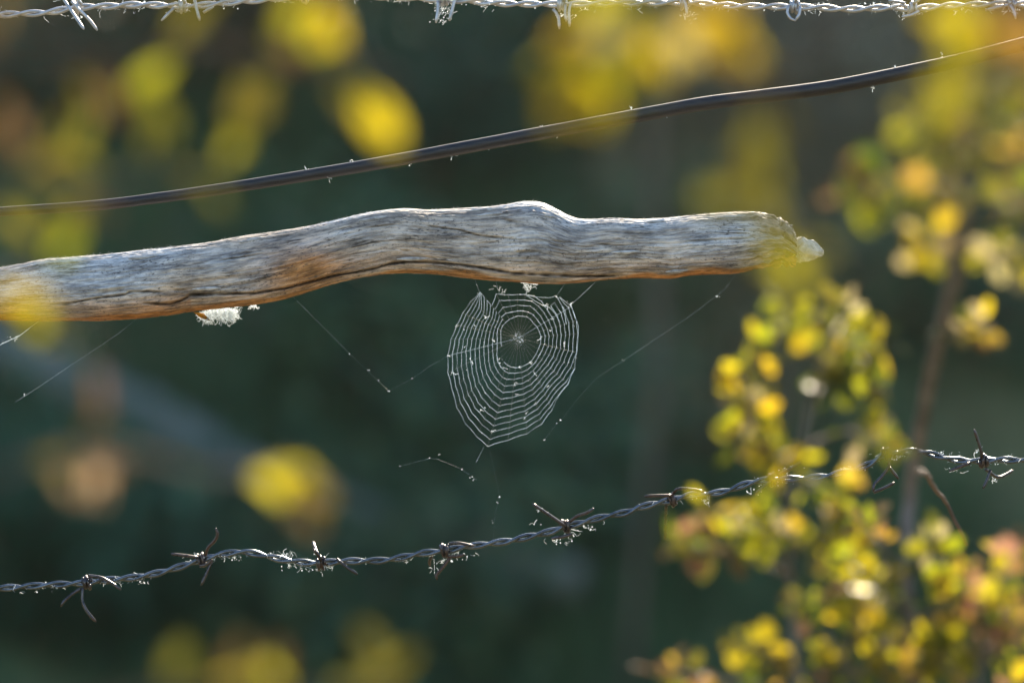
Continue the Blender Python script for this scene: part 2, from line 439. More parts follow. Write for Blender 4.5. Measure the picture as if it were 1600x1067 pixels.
bush('bramble_bush', 1540, 560, 0.32, 1100, [M_b1, M_b2], 'dark green bush on the bank behind the upright shrub stem')

# fallen pole lying on the bank
M_log = simple('fallen_pole_bark', (0.08, 0.105, 0.095), (0.125, 0.155, 0.14), 14, 0.85, bump=0.006)
lp = [on_bank(-260, 470, 0.05), on_bank(0, 600, 0.05), on_bank(230, 715, 0.06), on_bank(480, 850, 0.07), on_bank(700, 925, 0.06), on_bank(900, 975, 0.05)]
mb = MB(); cp = crom(lp, 0.06)
mb.tube([p + Vector((0, -0.13, 0.09)) + Vector((mnoise.noise(p * 3), 0, mnoise.noise(p * 3 + Vector((5, 5, 5))))) * 0.02 for p in cp],
        [0.050 - 0.014 * i / len(cp) + 0.008 * mnoise.noise(Vector((i * .4, 0, 0))) for i in range(len(cp))], 14)
lo = mb.build('fallen_pole', M_log); tag(lo, 'grey fallen pole lying aslant on the bank, far out of focus', 'fallen pole')

# slim trunk on the bank
M_sap = simple('sapling_bark', (0.085, 0.075, 0.06), (0.13, 0.11, 0.085), 18, 0.85, bump=0.004)
b0 = on_bank(985, 1100); root = empty('slim_tree', b0); tag(root, 'slim brown tree trunk standing on the bank right of the web', 'tree')
tp = [b0 - Vector((0, 0, .1)), P(990, 980, b0.y), P(1010, 760, b0.y + .02), P(1030, 520, b0.y), P(1020, 300, b0.y + .03), P(1045, 60, b0.y), P(1060, -400, b0.y)]
mb = MB(); cp = crom(tp, 0.08); mb.tube(cp, [0.010 - 0.002 * i / len(cp) + 0.004 * mnoise.noise(Vector((i * .5, 3, 0))) for i in range(len(cp))], 12); mb.build('trunk', M_sap, root)
mb = MB(); v = []; f = []
top = cp[-1]
for k in range(7):
    a = k * 0.9; q = top + Vector((math.cos(a) * 0.35, math.sin(a) * 0.35, frand(0.1, 0.5)))
    mb.tube(crom([top - Vector((0, 0, .15)), top.lerp(q, .5) + Vector((0, 0, .08)), q], .08), 0.009, 5)
    for j in range(110):
        p = top.lerp(q, frand(.3, 1.15)) + rdir() * frand(0, .16); d = rdir() * .05; s = d.orthogonal().normalized() * .016
        b = len(v); v += [tuple(p), tuple(p + d * .5 + s), tuple(p + d), tuple(p + d * .5 - s)]; f.append((b, b + 1, b + 2, b + 3))
mb.build('limb', M_sap, root)
me = bpy.data.meshes.new('crown'); me.from_pydata(v, [], f); tag(link('crown', me, root, M_b2), kind='stuff')

# ------------------------------------------------------------------ fence posts outside the frame (they carry wires, cable and branch)
def post(x, y, h, label):
    mb = MB(); n = 28; pts = []; rad = []
    for i in range(n + 1):
        t = i / n; pts.append(Vector((x + 0.01 * math.sin(t * 4), y + 0.006 * math.sin(t * 7), -0.25 + t * (h + 0.25)))); rad.append(0.058 + 0.004 * mnoise.noise(Vector((t * 6, x, 0))))
    rad[-1] = 0.03; pts[-1].z += 0.004
    mb.tube(pts, rad, 20)
    o = mb.build('fence_post', M_post); tag(o, label, 'post', 'fence posts')
post(-1.50, 0.066, 1.42, 'round weathered fence post left of the picture')
post(1.55, 0.066, 1.42, 'round weathered fence post right of the picture')

# ------------------------------------------------------------------ barbed wires
def helix_pair(center, pitch, rh, rw, mat_, root):
    # arc length param
    s = [0.0]
    for a, b in zip(center, center[1:]): s.append(s[-1] + (b - a).length)
    for k in range(2):
        pts = []
        for i, c in enumerate(center):
            t = (center[min(i + 1, len(center) - 1)] - center[max(i - 1, 0)]).normalized()
            side = Vector((0, 1, 0)); up = t.cross(side) * -1
            an = 2 * math.pi * s[i] / pitch + math.pi * k + 0.5 * mnoise.noise(Vector((s[i] * 9, 0, 2)))
            rr = rh * (1 + 0.12 * mnoise.noise(Vector((s[i] * 30, k, 0))))
            pts.append(c + side * math.cos(an) * rr + up * math.sin(an) * rr)
        mb = MB(); mb.tube(pts, rw, 8)
        mb.build('strand', mat_, root)

def nearest(center, p):
    i = min(range(len(center)), key=lambda k: (center[k] - p).length_squared)
    t = (center[min(i + 3, len(center) - 1)] - center[max(i - 3, 0)]).normalized()
    return center[i], t

def barb(root, center, px, prongs, mat_, rw=0.00115, turns=2.2, y=0.0, cp=None):
    """coil round both strands plus prongs traced as pixel polylines (x, y, depth offset mm)"""
    c, t = nearest(center, cp if cp is not None else P(px[0], px[1], y))
    side = Vector((0, 1, 0)); up = side.cross(t) * -1
    mb = MB(); ph = frand(0, 6.28)
    pts = []
    n = int(turns * 14)
    for i in range(n + 1):
        an = ph + 2 * math.pi * turns * i / n
        rr = 0.0034 + 0.0002 * math.sin(i)
        pts.append(c + t * ((i / n - .5) * turns * rw * 2.3) + side * math.cos(an) * rr + up * math.sin(an) * rr * 1.05)
    mb.tube(pts, rw, 7)
    # second wire of the four point barb
    pts = []
    for i in range(15):
        an = ph + 2.4 - 2 * math.pi * 1.1 * i / 14
        pts.append(c + t * ((i / 14 - .5) * 0.004) + side * math.cos(an) * 0.0046 + up * math.sin(an) * 0.0046)
    mb.tube(pts, rw, 7)
    for pr in prongs:
        q = []
        for k, e in enumerate(pr):
            d = e[2] * 0.001 if len(e) > 2 else (-0.0045 if k == 0 else -0.0045 - 0.0015 * k)
            q.append(P(e[0], e[1], y + d))
        cpv = crom(q, 0.0022); L = len(cpv)
        mb.tube(cpv, [rw] * (L - 1) + [rw * 0.55], 7)
    mb.build('barb', mat_, root)

def fluff_on(root, center, n, x0, x1, mat_, name='silk_fluff', spots=(), below=0.7, fib=3, amount=1.0):
    mb = MB()
    idx = [i for i, c in enumerate(center) if x0 < c.x < x1]
    def one(p, s):
        if random.random() < 0.22:
            mb.blob(p, s * frand(0.0003, 0.0007), 0.5, 5, 2)
        else:
            d = rdir(); d.y *= 0.5; L = s * frand(0.0012, 0.0045)
            q = [p, p + d * L * .5 + rdir() * L * .25, p + d * L + rdir() * L * .35]
            mb.tube(crom(q, L / 4), s * frand(0.00005, 0.00012), 4, False)
    for k in range(n):
        # clump along the wire
        c = center[random.choice(idx)]
        if mnoise.noise(Vector((c.x * 55, 3.3, root.location.z * 7))) < -0.12: continue
        lo_ = random.random() < below
        p = c + Vector((frand(-.003, .003), frand(-.002, .002), -frand(0.0018, 0.0032) if lo_ else frand(0.0018, 0.0027)))
        one(p, frand(0.6, 1.1) * amount)
    for (px, py, r, m_) in spots:
        for k in range(m_):
            p = P(px, py) + Vector((random.gauss(0, r), random.gauss(0, .002), random.gauss(0, r * .55))) * 1.0 if False else P(px + random.gauss(0, r), py + random.gauss(0, r * .28), random.gauss(0, .002))
            one(p, frand(0.7, 1.3))
    o = mb.build(name, mat_, root); o['kind'] = 'stuff'

def wire(name, px, label, mat_, barb_mat, barbs, extra, spots, nfl, phase, z_l, z_r):
    pts = ext(P(*px[0]), (-1.5, 0, z_l))[::-1] + [P(a, b) for a, b in px] + ext(P(*px[-1]), (1.55, 0, z_r))
    center = crom(pts, 0.0021)
    root = empty(name, (0, 0, P(*px[0]).z)); tag(root, label, 'barbed wire', 'barbed wires of the fence')
    helix_pair(center, 0.035, 0.0015, 0.00125, mat_, root)
    for c, pr in barbs: barb(root, center, c, pr, barb_mat)
    for x in extra:      # barbs outside the frame
        c, t = nearest(center, Vector((x, 0, P(*px[0]).z)))
        pr = []
        pxx = 800 + c.x / 0.00045; pyy = 533.5 - (c.z - CAMZ) / 0.00045
        for k in range(4):
            a = frand(0, 6.28); pr.append([(pxx + math.cos(a) * 6, pyy + math.sin(a) * 7, -4), (pxx + math.cos(a) * 38, pyy + math.sin(a) * 38, -6)])
        barb(root, center, None, pr, barb_mat, cp=c)
    fluff_on(root, center, nfl, -0.37, 0.37, M_fluff, spots=spots)
    return root, center

low_px = [(-60, 925), (0, 919), (27, 917), (66, 914), (107, 912), (137, 910), (165, 906), (207, 902), (242, 896), (265, 890), (295, 881), (315, 875), (332, 869), (357, 864),
          (380, 862), (405, 866), (442, 874), (480, 879), (502, 879), (530, 877), (565, 876), (600, 875), (635, 869), (660, 864), (695, 860), (720, 855), (742, 852), (780, 847),
          (805, 843), (834, 836), (861, 830), (884, 822), (906, 817), (944, 807), (980, 800), (998, 793), (1030, 785), (1050, 781), (1075, 774), (1102, 772), (1120, 770),
          (1142, 765), (1169, 755), (1197, 750), (1225, 748), (1262, 747), (1300, 742), (1337, 733), (1362, 723), (1381, 711), (1412, 706), (1440, 706), (1469, 713), (1497, 719),
          (1531, 720), (1562, 718), (1600, 719), (1660, 716)]
low_barbs = [
    ((138, 909), [[(126, 919), (111, 929), (99, 940), (95, 947)], [(129, 918), (129, 940), (137, 956), (150, 971)], [(138, 899), (158, 902), (175, 911), (189, 921)]]),
    ((315, 874), [[(310, 871), (292, 868), (267, 865)], [(321, 868), (325, 855), (336, 844), (340, 833), (337, 825)], [(331, 876), (322, 897), (314, 914)], [(312, 884), (322, 882), (332, 874)]]),
    ((501, 879), [[(502, 877), (497, 866), (489, 857)], [(500, 875, 6), (494, 860, 20), (489, 846, 34)], [(526, 873), (541, 885), (559, 897)]]),
    ((694, 860), [[(702, 849), (716, 848), (741, 853)], [(703, 871), (692, 886), (681, 899), (683, 905)], [(700, 869), (714, 869), (726, 866)], [(676, 867, 4), (671, 876, 9), (672, 884, 14)]]),
    ((884, 822), [[(884, 822), (862, 807), (832, 787)], [(890, 815), (902, 806), (917, 801), (928, 794)], [(893, 834), (880, 838), (861, 841)]]),
    ((1050, 781), [[(1050, 774), (1030, 774), (1007, 775)], [(1052, 771), (1057, 764), (1078, 764), (1101, 768)], [(1041, 788, 6), (1040, 812, 22), (1040, 842, 40)]]),
    ((1208, 750), [[(1204, 752), (1193, 760), (1180, 772)], [(1215, 742), (1236, 732), (1250, 723)]]),
    ((1387, 711), [[(1387, 713), (1389, 728), (1378, 744), (1366, 757), (1365, 768)], [(1365, 769), (1382, 762), (1398, 754)], [(1389, 729), (1396, 738), (1404, 748)]]),
    ((1535, 721), [[(1535, 716), (1531, 697), (1522, 671)], [(1516, 723), (1500, 729), (1483, 736)], [(1548, 734), (1542, 750), (1536, 763)], [(1540, 733, 6), (1560, 745, 20), (1583, 735, 34)]]),
]
off = [-1.35, -1.18, -1.02, -0.85, -0.68, -0.52, 0.44, 0.6, 0.77, 0.93, 1.1, 1.27, 1.42]
low_spots = [(440, 868, 14, 50), (462, 884, 12, 55), (512, 884, 10, 40), (490, 889, 9, 24), (180, 907, 14, 26), (215, 907, 10, 30), (370, 870, 10, 26), (300, 870, 14, 20), (342, 868, 8, 22),
             (690, 878, 8, 20), (682, 890, 4, 12), (720, 868, 10, 20), (635, 876, 5, 14), (870, 846, 10, 34), (888, 836, 8, 26), (915, 826, 10, 22), (1103, 786, 3, 12), (1104, 780, 4, 12),
             (845, 796, 5, 12), (838, 818, 5, 8), (1180, 768, 8, 16), (1200, 757, 12, 16), (1240, 732, 8, 20), (1376, 711, 6, 18), (1392, 716, 5, 18), (1410, 706, 8, 16), (1490, 712, 14, 26), (1497, 733, 9, 18), (1530, 706, 4, 12),
             (1545, 722, 8, 22), (1550, 750, 5, 14), (1470, 712, 8, 14), (1590, 722, 8, 10), (40, 920, 16, 18), (85, 918, 14, 16)]
lowroot, lowc = wire('barbed_wire', low_px, 'dark twisted barbed wire with silk fluff below the spider web', M_wire_lo, M_barb_lo, low_barbs, off, [(a, b, c, int(d * .6)) for a, b, c, d in low_spots], 170, 0, 0.83, 0.905)

up_px = [(-60, 27), (0, 24), (30, 22), (75, 20), (107, 14), (140, 11), (175, 10), (212, 8), (250, 9), (300, 10), (350, 5), (400, 1), (450, -3), (520, -6), (600, -4), (660, -2), (722, 1), (785, 6),
         (847, 7), (897, 7), (937, 6), (1012, 5), (1075, 5), (1150, 10), (1225, 11), (1275, 12), (1325, 15), (1400, 12), (1425, 14), (1475, 10), (1525, 8), (1575, 6), (1600, 7), (1660, 4)]
up_barbs = [
    ((122, 12), [[(112, 2), (120, 12), (139, 31), (152, 48)], [(92, -12, -8), (108, 12, -16), (131, 46, -30)], [(128, 8), (118, -6), (108, -22)]]),
    ((287, 10), [[(272, 13), (262, 23), (252, 33)], [(303, -4), (307, 14), (312, 33)], [(290, 6), (282, -8), (272, -24)], [(318, 20), (326, 15), (334, 11)]]),
    ((475, -5), [[(470, 0), (458, -14), (450, -30)], [(480, -10), (492, -22), (505, -30)]]),
    ((695, -1), [[(684, 2), (684, 18), (681, 36)], [(711, -2), (707, 14), (702, 33)], [(690, -6), (680, -20), (672, -34)]]),
    ((878, 7), [[(864, 15), (872, 26), (874, 46)], [(892, 4), (889, 20), (890, 42)], [(884, 8), (883, 22), (885, 34)], [(880, 2), (890, -12), (898, -26)]]),
    ((1071, 5), [[(1066, -4), (1071, 8), (1074, 26)], [(1072, 2), (1080, -12), (1086, -28)]]),
    ((1241, 11), [[(1233, 8), (1230, 20), (1236, 30), (1243, 33)], [(1250, 10), (1249, 22), (1243, 32)], [(1243, 4), (1246, -10), (1244, -30)]]),
    ((1424, 13), [[(1414, 6), (1402, 3), (1388, 2)], [(1436, 18), (1424, 24), (1409, 27)], [(1428, 6), (1440, -4), (1455, -18)]]),
    ((1581, 8), [[(1578, 8), (1584, 18), (1587, 30)], [(1568, 9), (1555, 13), (1541, 16)], [(1580, 2), (1572, -12), (1566, -24)]]),
]
up_spots = [(122, 28, 6, 20), (95, -2, 8, 14), (690, 12, 7, 40), (695, 20, 8, 34), (692, 32, 8, 24), (626, 1, 9, 24), (762, 9, 10, 18), (880, 26, 7, 30), (875, 12, 8, 20), (916, 15, 5, 10), (994, 14, 5, 12),
            (1072, 22, 10, 16), (1080, 30, 10, 10), (1270, 12, 14, 44), (1242, 12, 6, 20), (1400, 4, 6, 18), (1415, 26, 4, 18), (1372, 10, 10, 16), (1545, 16, 4, 18), (1510, 18, 10, 12), (1580, 18, 6, 18), (200, 14, 20, 24), (285, 14, 12, 20), (345, 8, 14, 22)]
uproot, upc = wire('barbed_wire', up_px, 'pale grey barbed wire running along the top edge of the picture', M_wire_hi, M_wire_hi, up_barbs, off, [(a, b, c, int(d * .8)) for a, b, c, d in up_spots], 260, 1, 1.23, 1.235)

# ------------------------------------------------------------------ black cable
cb = [(-60, 334), (0, 331), (150, 321), (250, 309), (350, 295), (500, 271), (600, 254), (700, 235.5), (800, 217), (900, 198.5), (1000, 180), (1100, 162), (1200, 149.5), (1300, 136), (1400, 116.5), (1500, 95), (1600, 69), (1680, 48)]
pts = ext(P(*cb[0]), (-1.5, 0, 1.075))[::-1] + [P(a, b) for a, b in cb] + ext(P(*cb[-1]), (1.55, 0, 1.38))
cc = crom(pts, 0.006)
mb = MB()
def crad(p):
    px = 800 + p.x / 0.00045
    r = np.interp(px, [-100, 100, 500, 900, 1300, 1700], [7.0, 8.0, 9.5, 10.5, 11.0, 11.0]) * 0.00045
    return r * (1 + 0.03 * mnoise.noise(Vector((p.x * 40, 0, 0))))
mb.tube(cc, [crad(p) for p in cc], 24)
cable = empty('cable', (0, 0, 1.15)); tag(cable, 'thick black cable stretched aslant above the weathered branch', 'cable')
mb.build('sheath', M_cable, cable)
mb = MB()
for (px, dy) in [(548, -11), (480, -10), (710, 10), (765, 10), (845, -11), (870, 9), (985, -13), (1040, 11), (1400, -12), (1472, -14), (1365, 14), (1490, 10), (515, 9), (640, 10)]:
    py = np.interp(px, [a for a, _ in cb], [b for _, b in cb]) + dy
    p = P(px, py)
    for k in range(3):
        q = p + rdir() * .001
        if random.random() < .5: mb.blob(q, frand(.0003, .0007), .4, 5, 2)
        else: mb.tube(crom([q, q + rdir() * .0015, q + rdir() * .0035], .0008), .00013, 4, False)
p = P(1472, 97 - 4); mb.blob(p, .0017, .2, 7, 4)
o = mb.build('silk_fluff', M_fluff, cable); o['kind'] = 'stuff'

# ------------------------------------------------------------------ weathered branch
TOP = [(-3330, 470), (-2400, 452), (-1500, 440), (-800, 432), (-300, 428), (-100, 424), (0, 418), (40, 411), (66, 405), (86, 403), (128, 400), (200, 393), (250, 388), (296, 382), (320, 380), (362, 372), (415, 364), (481, 354), (527, 344), (568, 334),
       (600, 329), (630, 326), (674, 328.5), (720, 326), (760, 323.6), (790, 320), (810, 316), (826, 314), (850, 317), (866, 325), (880, 333), (896, 341.5), (920, 343.5), (950, 341), (1000, 343),
       (1050, 340), (1100, 334.5), (1150, 331), (1182, 331), (1200, 337.5), (1220, 346), (1235, 360), (1244, 374)]
BOT = [(-3330, 590), (-2400, 566), (-1500, 545), (-800, 526), (-300, 508), (-100, 500), (0, 500), (60, 502), (128, 502), (170, 501.6), (220, 497.6), (270, 492), (300, 487), (341, 482.5), (399, 476), (444, 468), (485.6, 454.6), (527, 442), (568, 433.6), (600, 428.5), (630, 427),
       (680, 429), (740, 436), (790, 440), (830, 442.4), (876, 443.6), (920, 440), (950, 436), (1000, 434), (1050, 436), (1075, 430), (1150, 427.5), (1200, 416), (1225, 410), (1244, 409)]
CRACKS = [  # (polyline px, width px, depth mm)
    ([(80, 476), (115, 474), (150, 467), (200, 461), (207, 457), (240, 456), (258, 457.5), (268, 462)], 1.5, 2.6),
    ([(225, 474), (268, 475.5), (285, 470), (302, 461), (340, 459.5), (400, 458), (450, 450), (485, 441), (520, 431), (560, 425), (590, 419), (610, 412), (640, 409), (680, 410.5), (720, 414), (760, 420), (800, 427), (850, 430), (900, 431.5), (950, 431), (975, 430)], 2.1, 3.6),
    ([(655, 352), (690, 357), (720, 361.5), (750, 370), (790, 374), (815, 377)], 1.2, 1.7),
    ([(340, 409), (375, 404), (410, 398.5), (425, 396)], 1.1, 1.4),
    ([(925, 382), (960, 385), (1000, 384)], 1.1, 1.4), ([(1050, 421), (1065, 424), (1090, 426)], 1.3, 2.0),
    ([(1060, 379), (1110, 376), (1180, 374)], 1.1, 1.3), ([(980, 361), (1000, 354), (1012, 360), (1022, 369)], 1.0, 0.9),
    ([(385, 434), (405, 429), (416, 422)], 1.0, 1.2), ([(520, 362), (545, 357), (570, 351)], 1.3, 1.2), ([(900, 396), (935, 397), (965, 396)], 1.0, 1.0),
    ([(560, 360), (600, 354), (640, 350)], 1.0, 0.9), ([(120, 428), (160, 424), (190, 424)], 1.0, 0.9), ([(830, 376), (870, 379), (905, 382)], 1.0, 1.0),
    ([(802, 396), (822, 395), (846, 395)], 2.2, 4.0), ([(625, 393), (636, 393), (648, 394)], 1.8, 3.5), ([(780, 343), (797, 347), (812, 350)], 1.8, 3.0), ([(270, 454), (285, 455), (300, 455)], 1.8, 3.0),
    ([(95, 412), (110, 408), (124, 410)], 1.4, 1.3), ([(640, 391), (690, 396), (730, 397)], .9, .7),
]
def build_branch():
    tx = [a for a, _ in TOP]; ty = [b for _, b in TOP]; bx_ = [a for a, _ in BOT]; by_ = [b for _, b in BOT]
    xs = list(np.linspace(-3330, -60, 70, endpoint=False)) + list(np.arange(-60, 1244.1, 2.4))
    # smooth outlines
    def sm(xq, X, Y):
        return np.mean([np.interp(np.array(xq) + d, X, Y) for d in (-9, -5, 0, 5, 9)], axis=0) if True else np.interp(xq, X, Y)
    T = sm(xs, tx, ty); B = sm(xs, bx_, by_)
    T[-36:] = np.interp(xs[-36:], tx, ty); B[-36:] = np.interp(xs[-36:], bx_, by_)
    # angle table: denser on the near side.  phi = 0 top, positive towards the camera
    ang = list(np.linspace(0.0, math.pi, 170, endpoint=False)) + list(np.linspace(math.pi, 2 * math.pi, 46, endpoint=False))
    na = len(ang)
    v = []; grain = []; brown = []; crk = []
    for i, x in enumerate(xs):
        cz = (T[i] + B[i]) / 2; h = (B[i] - T[i]) / 2
        ry = max(h, 8) * 0.98
        if x > 1182: ry = 46 * max(0.25, 1 - ((x - 1182) / 80) ** 2)
        ct = [(np.interp(x, [a for a, _ in c], [b for _, b in c]), wd, dp) for c, wd, dp in CRACKS if c[0][0] <= x <= c[-1][0] and True]
        cend = [min(1.0, (x - c[0][0]) / 25, (c[-1][0] - x) / 25) for c, wd, dp in CRACKS if c[0][0] <= x <= c[-1][0]]
        mainy = np.interp(x, [a for a, _ in CRACKS[1][0]], [b for _, b in CRACKS[1][0]])
        for ph in ang:
            s = x * 0.00045; rr = h * 0.00045
            u = s; arc = ph * 0.022
            wob = mnoise.noise(Vector((s * 18, ph * 1.1, 0.5))) * 0.9
            g1 = mnoise.noise(Vector((s * 22, (ph * 9 + wob), 0.0)))
            g2 = mnoise.noise(Vector((s * 45, (ph * 24 + wob * 3), 4.0)))
            g3 = mnoise.noise(Vector((s * 9, ph * 2.2, 8.0)))
            disp = g1 * 1.5 + g2 * 1.2 + g3 * 2.2 + 0.9 * mnoise.noise(Vector((s * 260, ph * 16, 31)))       # px
            ridge = 1 - abs(mnoise.noise(Vector((s * 30, ph * 14 + wob * 2, 12.0)))) * 2
            disp -= max(0, ridge - 0.72) * 4.0
            front = 0 < ph < math.pi
            py = cz - math.cos(ph) * h
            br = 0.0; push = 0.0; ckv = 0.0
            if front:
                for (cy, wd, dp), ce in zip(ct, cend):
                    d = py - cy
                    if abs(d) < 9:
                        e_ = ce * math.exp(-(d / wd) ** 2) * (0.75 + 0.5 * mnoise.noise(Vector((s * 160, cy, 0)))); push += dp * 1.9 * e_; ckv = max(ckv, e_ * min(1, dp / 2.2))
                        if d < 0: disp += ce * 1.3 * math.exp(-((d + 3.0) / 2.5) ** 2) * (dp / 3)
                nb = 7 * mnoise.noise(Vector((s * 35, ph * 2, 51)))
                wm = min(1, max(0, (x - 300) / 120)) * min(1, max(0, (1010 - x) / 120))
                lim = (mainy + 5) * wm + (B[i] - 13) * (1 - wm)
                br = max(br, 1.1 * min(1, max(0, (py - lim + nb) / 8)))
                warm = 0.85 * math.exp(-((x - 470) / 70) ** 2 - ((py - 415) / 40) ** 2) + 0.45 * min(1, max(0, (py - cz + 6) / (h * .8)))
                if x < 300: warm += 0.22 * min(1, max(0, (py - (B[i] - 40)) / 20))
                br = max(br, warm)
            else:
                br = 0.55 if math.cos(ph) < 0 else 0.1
            edge = max(0, 1 - abs(math.sin(ph)) * 1.0)
            disp *= (1 - 0.45 * edge)
            if x > 1160: disp += (x - 1160) / 84 * (16 * mnoise.noise(Vector((s * 80, ph * 3.5, 20))) + 14 * mnoise.noise(Vector((s * 240, ph * 9, 20))))
            hh = h + disp; yy = ry + disp
            X = s - 0.36; Z = CAMZ + (533.5 - (cz - math.cos(ph) * hh)) * 0.00045
            Y = -math.sin(ph) * yy * 0.00045 + min(push * 0.001, abs(math.sin(ph)) * yy * 0.0004)
            if x > 1165: ckv = max(ckv, 0.75 * min(1, (x - 1165) / 45) * min(1, max(0, 0.5 + 1.6 * mnoise.noise(Vector((s * 120, ph * 6, 40))))))
            crk.append(min(1, ckv * 0.9))
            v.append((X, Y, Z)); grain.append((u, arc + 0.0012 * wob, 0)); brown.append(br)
    f = []
    n = len(xs)
    for i in range(n - 1):
        for k in range(na):
            a = i * na + k; b = i * na + (k + 1) % na
            f.append((a, b, b + na, a + na))
    # broken end: a rough fan
    c0 = len(v); xe = xs[-1]
    v.append(((xe + 3) * 0.00045 - 0.36, 0.0, P(0, (T[-1] + B[-1]) / 2).z)); grain.append((xe * 0.00045, 0, 0)); brown.append(0.2); crk.append(0.0)
    for k in range(na): f.append(((n - 1) * na + k, (n - 1) * na + (k + 1) % na, c0))
    f.append(tuple(range(na - 1, -1, -1)))
    me = bpy.data.meshes.new('limb'); me.from_pydata(v, [], f)
    me.polygons.foreach_set('use_smooth', [True] * len(me.polygons))
    a = me.attributes.new('grain', 'FLOAT_VECTOR', 'POINT'); a.data.foreach_set('vector', np.array(grain, dtype=np.float32).ravel())
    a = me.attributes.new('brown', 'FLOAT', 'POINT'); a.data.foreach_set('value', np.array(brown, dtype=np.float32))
    a = me.attributes.new('crack', 'FLOAT', 'POINT'); a.data.foreach_set('value', np.array(crk, dtype=np.float32))
    root = empty('weathered_branch', P(600, 430)); tag(root, 'silvery weathered dead branch with a broken tip, lying across the fence', 'branch')
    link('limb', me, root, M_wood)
    return root, xs, T, B
branch, BXS, BT, BB = build_branch()

# pale broken nub at the tip
mb = MB()
prof = [(1234, 380, 13), (1240, 386, 16), (1247, 391, 17.5), (1255, 390.5, 17.5), (1263, 390, 16.5), (1271, 390.5, 14), (1278, 392, 10.5), (1283, 394, 7), (1286, 395, 2.5)]
ns = 22; v = []; f = []
for i, (x, cy, h) in enumerate(prof):
    for k in range(ns):
        a = 2 * math.pi * k / ns
        j = 1 + 0.30 * mnoise.noise(Vector((x * .12, math.cos(a) * 2.2, math.sin(a) * 2.2 + 3))) + 0.09 * frand(-1, 1)
        v.append(P(x + frand(-2, 2), cy - math.cos(a) * h * j, -math.sin(a) * h * 0.8 * j * .00045))
for i in range(len(prof) - 1):
    for k in range(ns):
        a = i * ns + k; b = i * ns + (k + 1) % ns; f.append((a, b, b + ns, a + ns))
f.append(tuple((len(prof) - 1) * ns + k for k in range(ns)))
mb.add(v, f); o = mb.build('broken_tip', M_nub, branch, smooth=False); o['label'] = 'pale bare wood at the broken end'
# ragged fibres round the break and along the upper edge
mb = MB()
for k in range(110):
    x = frand(1205, 1250); a = frand(-0.3, 3.4)
    cy = np.interp(x, BXS, (BT + BB) / 2); h = np.interp(x, BXS, (BB - BT) / 2)
    p = P(x, cy - math.cos(a) * h * .95, -math.sin(a) * h * .8 * .00045)
    d = Vector((frand(.2, 1), frand(-.5, .2), frand(-.4, .7))) * frand(.001, .0062)
    mb.tube([p - d * .4, p + d * .5, p + d + rdir() * .001], [.0009, .0006, .00012], 4, False)
for k in range(420):
    x = frand(0, 1200)
    if mnoise.noise(Vector((x * .012, 0, 4))) < -0.15: continue
    py = np.interp(x, BXS, BT) + frand(-.6, 1.2)
    p = P(x, py, frand(-.003, .002)); L = frand(.0005, .0018)
    d = Vector((frand(-1, 1), frand(-.3, .3), frand(.3, 1))) * L
    mb.tube([p, p + d * .6, p + d + rdir() * .0004], .00011, 3, False)
o = mb.build('frayed_fibre', M_nub, branch); o['kind'] = 'stuff'
M_sliver = simple('grey_sliver', (0.26, 0.25, 0.25), (0.58, 0.58, 0.58), 200, 0.7)
for (x0, y0, x1, y1, lift) in [(70, 411, 124, 409, 2.5), (372, 379, 412, 371, 2.2), (728, 330, 792, 326, 2.4), (745, 337, 785, 333, 2), (850, 336, 872, 341, 2), (1010, 347, 1042, 346, 2), (1120, 341, 1165, 337, 2), (560, 345, 610, 338, 1.6), (200, 404, 246, 400, 1.6), (1040, 425, 1075, 422, 2), (620, 405, 668, 404, 1.5), (300, 452, 345, 450, 1.6), (955, 395, 1000, 393, 1.4), (150, 452, 196, 447, 1.5)]:
    mb = MB(); pts = []; n_ = 9
    for i in range(n_):
        t = i / (n_ - 1); x = x0 + (x1 - x0) * t; py = y0 + (y1 - y0) * t + 1.2 * mnoise.noise(Vector((x * .2, y0, 0)))
        cz = np.interp(x, BXS, (BT + BB) / 2); h = np.interp(x, BXS, (BB - BT) / 2)
        c_ = max(-1, min(1, (py - cz) / h)); yy = -math.sqrt(max(0, 1 - c_ * c_)) * h * .00045
        pts.append(P(x, py, yy - 0.0006 - lift * .0007 * (t if x0 % 2 else 1 - t) ** 2))
    mb.tube(pts, [.0003 + .0010 * math.sin(math.pi * i / (n_ - 1)) for i in range(n_)], 5)
    mb.build('wood_sliver', M_sliver, branch, smooth=False)

# ------------------------------------------------------------------ silk on the branch
def tuft(name, label, spots, blade=None, blobs=0.3, fl=1.0, cat='silk tuft', thick=0.00022):
    root = empty(name, P(spots[0][0], spots[0][1])); tag(root, label, cat)
    mb = MB()
    for (px, py, rx, ry, n) in spots:
        for k in range(n):
            p = P(px + random.gauss(0, rx), py + random.gauss(0, ry), frand(.012, .022))
            if random.random() < blobs: mb.blob(p, frand(.0004, .0012) * fl, .5, 6, 3)
            else:
                q = [p]; d = rdir()
                for j in range(3): d = (d + rdir() * .9).normalized(); q.append(q[-1] + d * frand(.0008, .0022) * fl)
                mb.tube(crom(q, .0008), frand(.6, 1.2) * thick, 4, False)
    o = mb.build('silk_fibre', M_fluff, root); o['kind'] = 'stuff'
    if blade:
        mb = MB(); a, b, c, d = [P(*q, .012) for q in blade]
        nrm = Vector((0, -.0012, .0004)); mid = (a + c) / 2
        mb.add([a, b, c, d, mid + nrm, mid - nrm * .3], [(0, 1, 4), (1, 2, 4), (2, 3, 4), (3, 0, 4), (1, 0, 5), (2, 1, 5), (3, 2, 5), (0, 3, 5)])
        mb.build('leaf_scrap', LM['orange'], root)
    return root
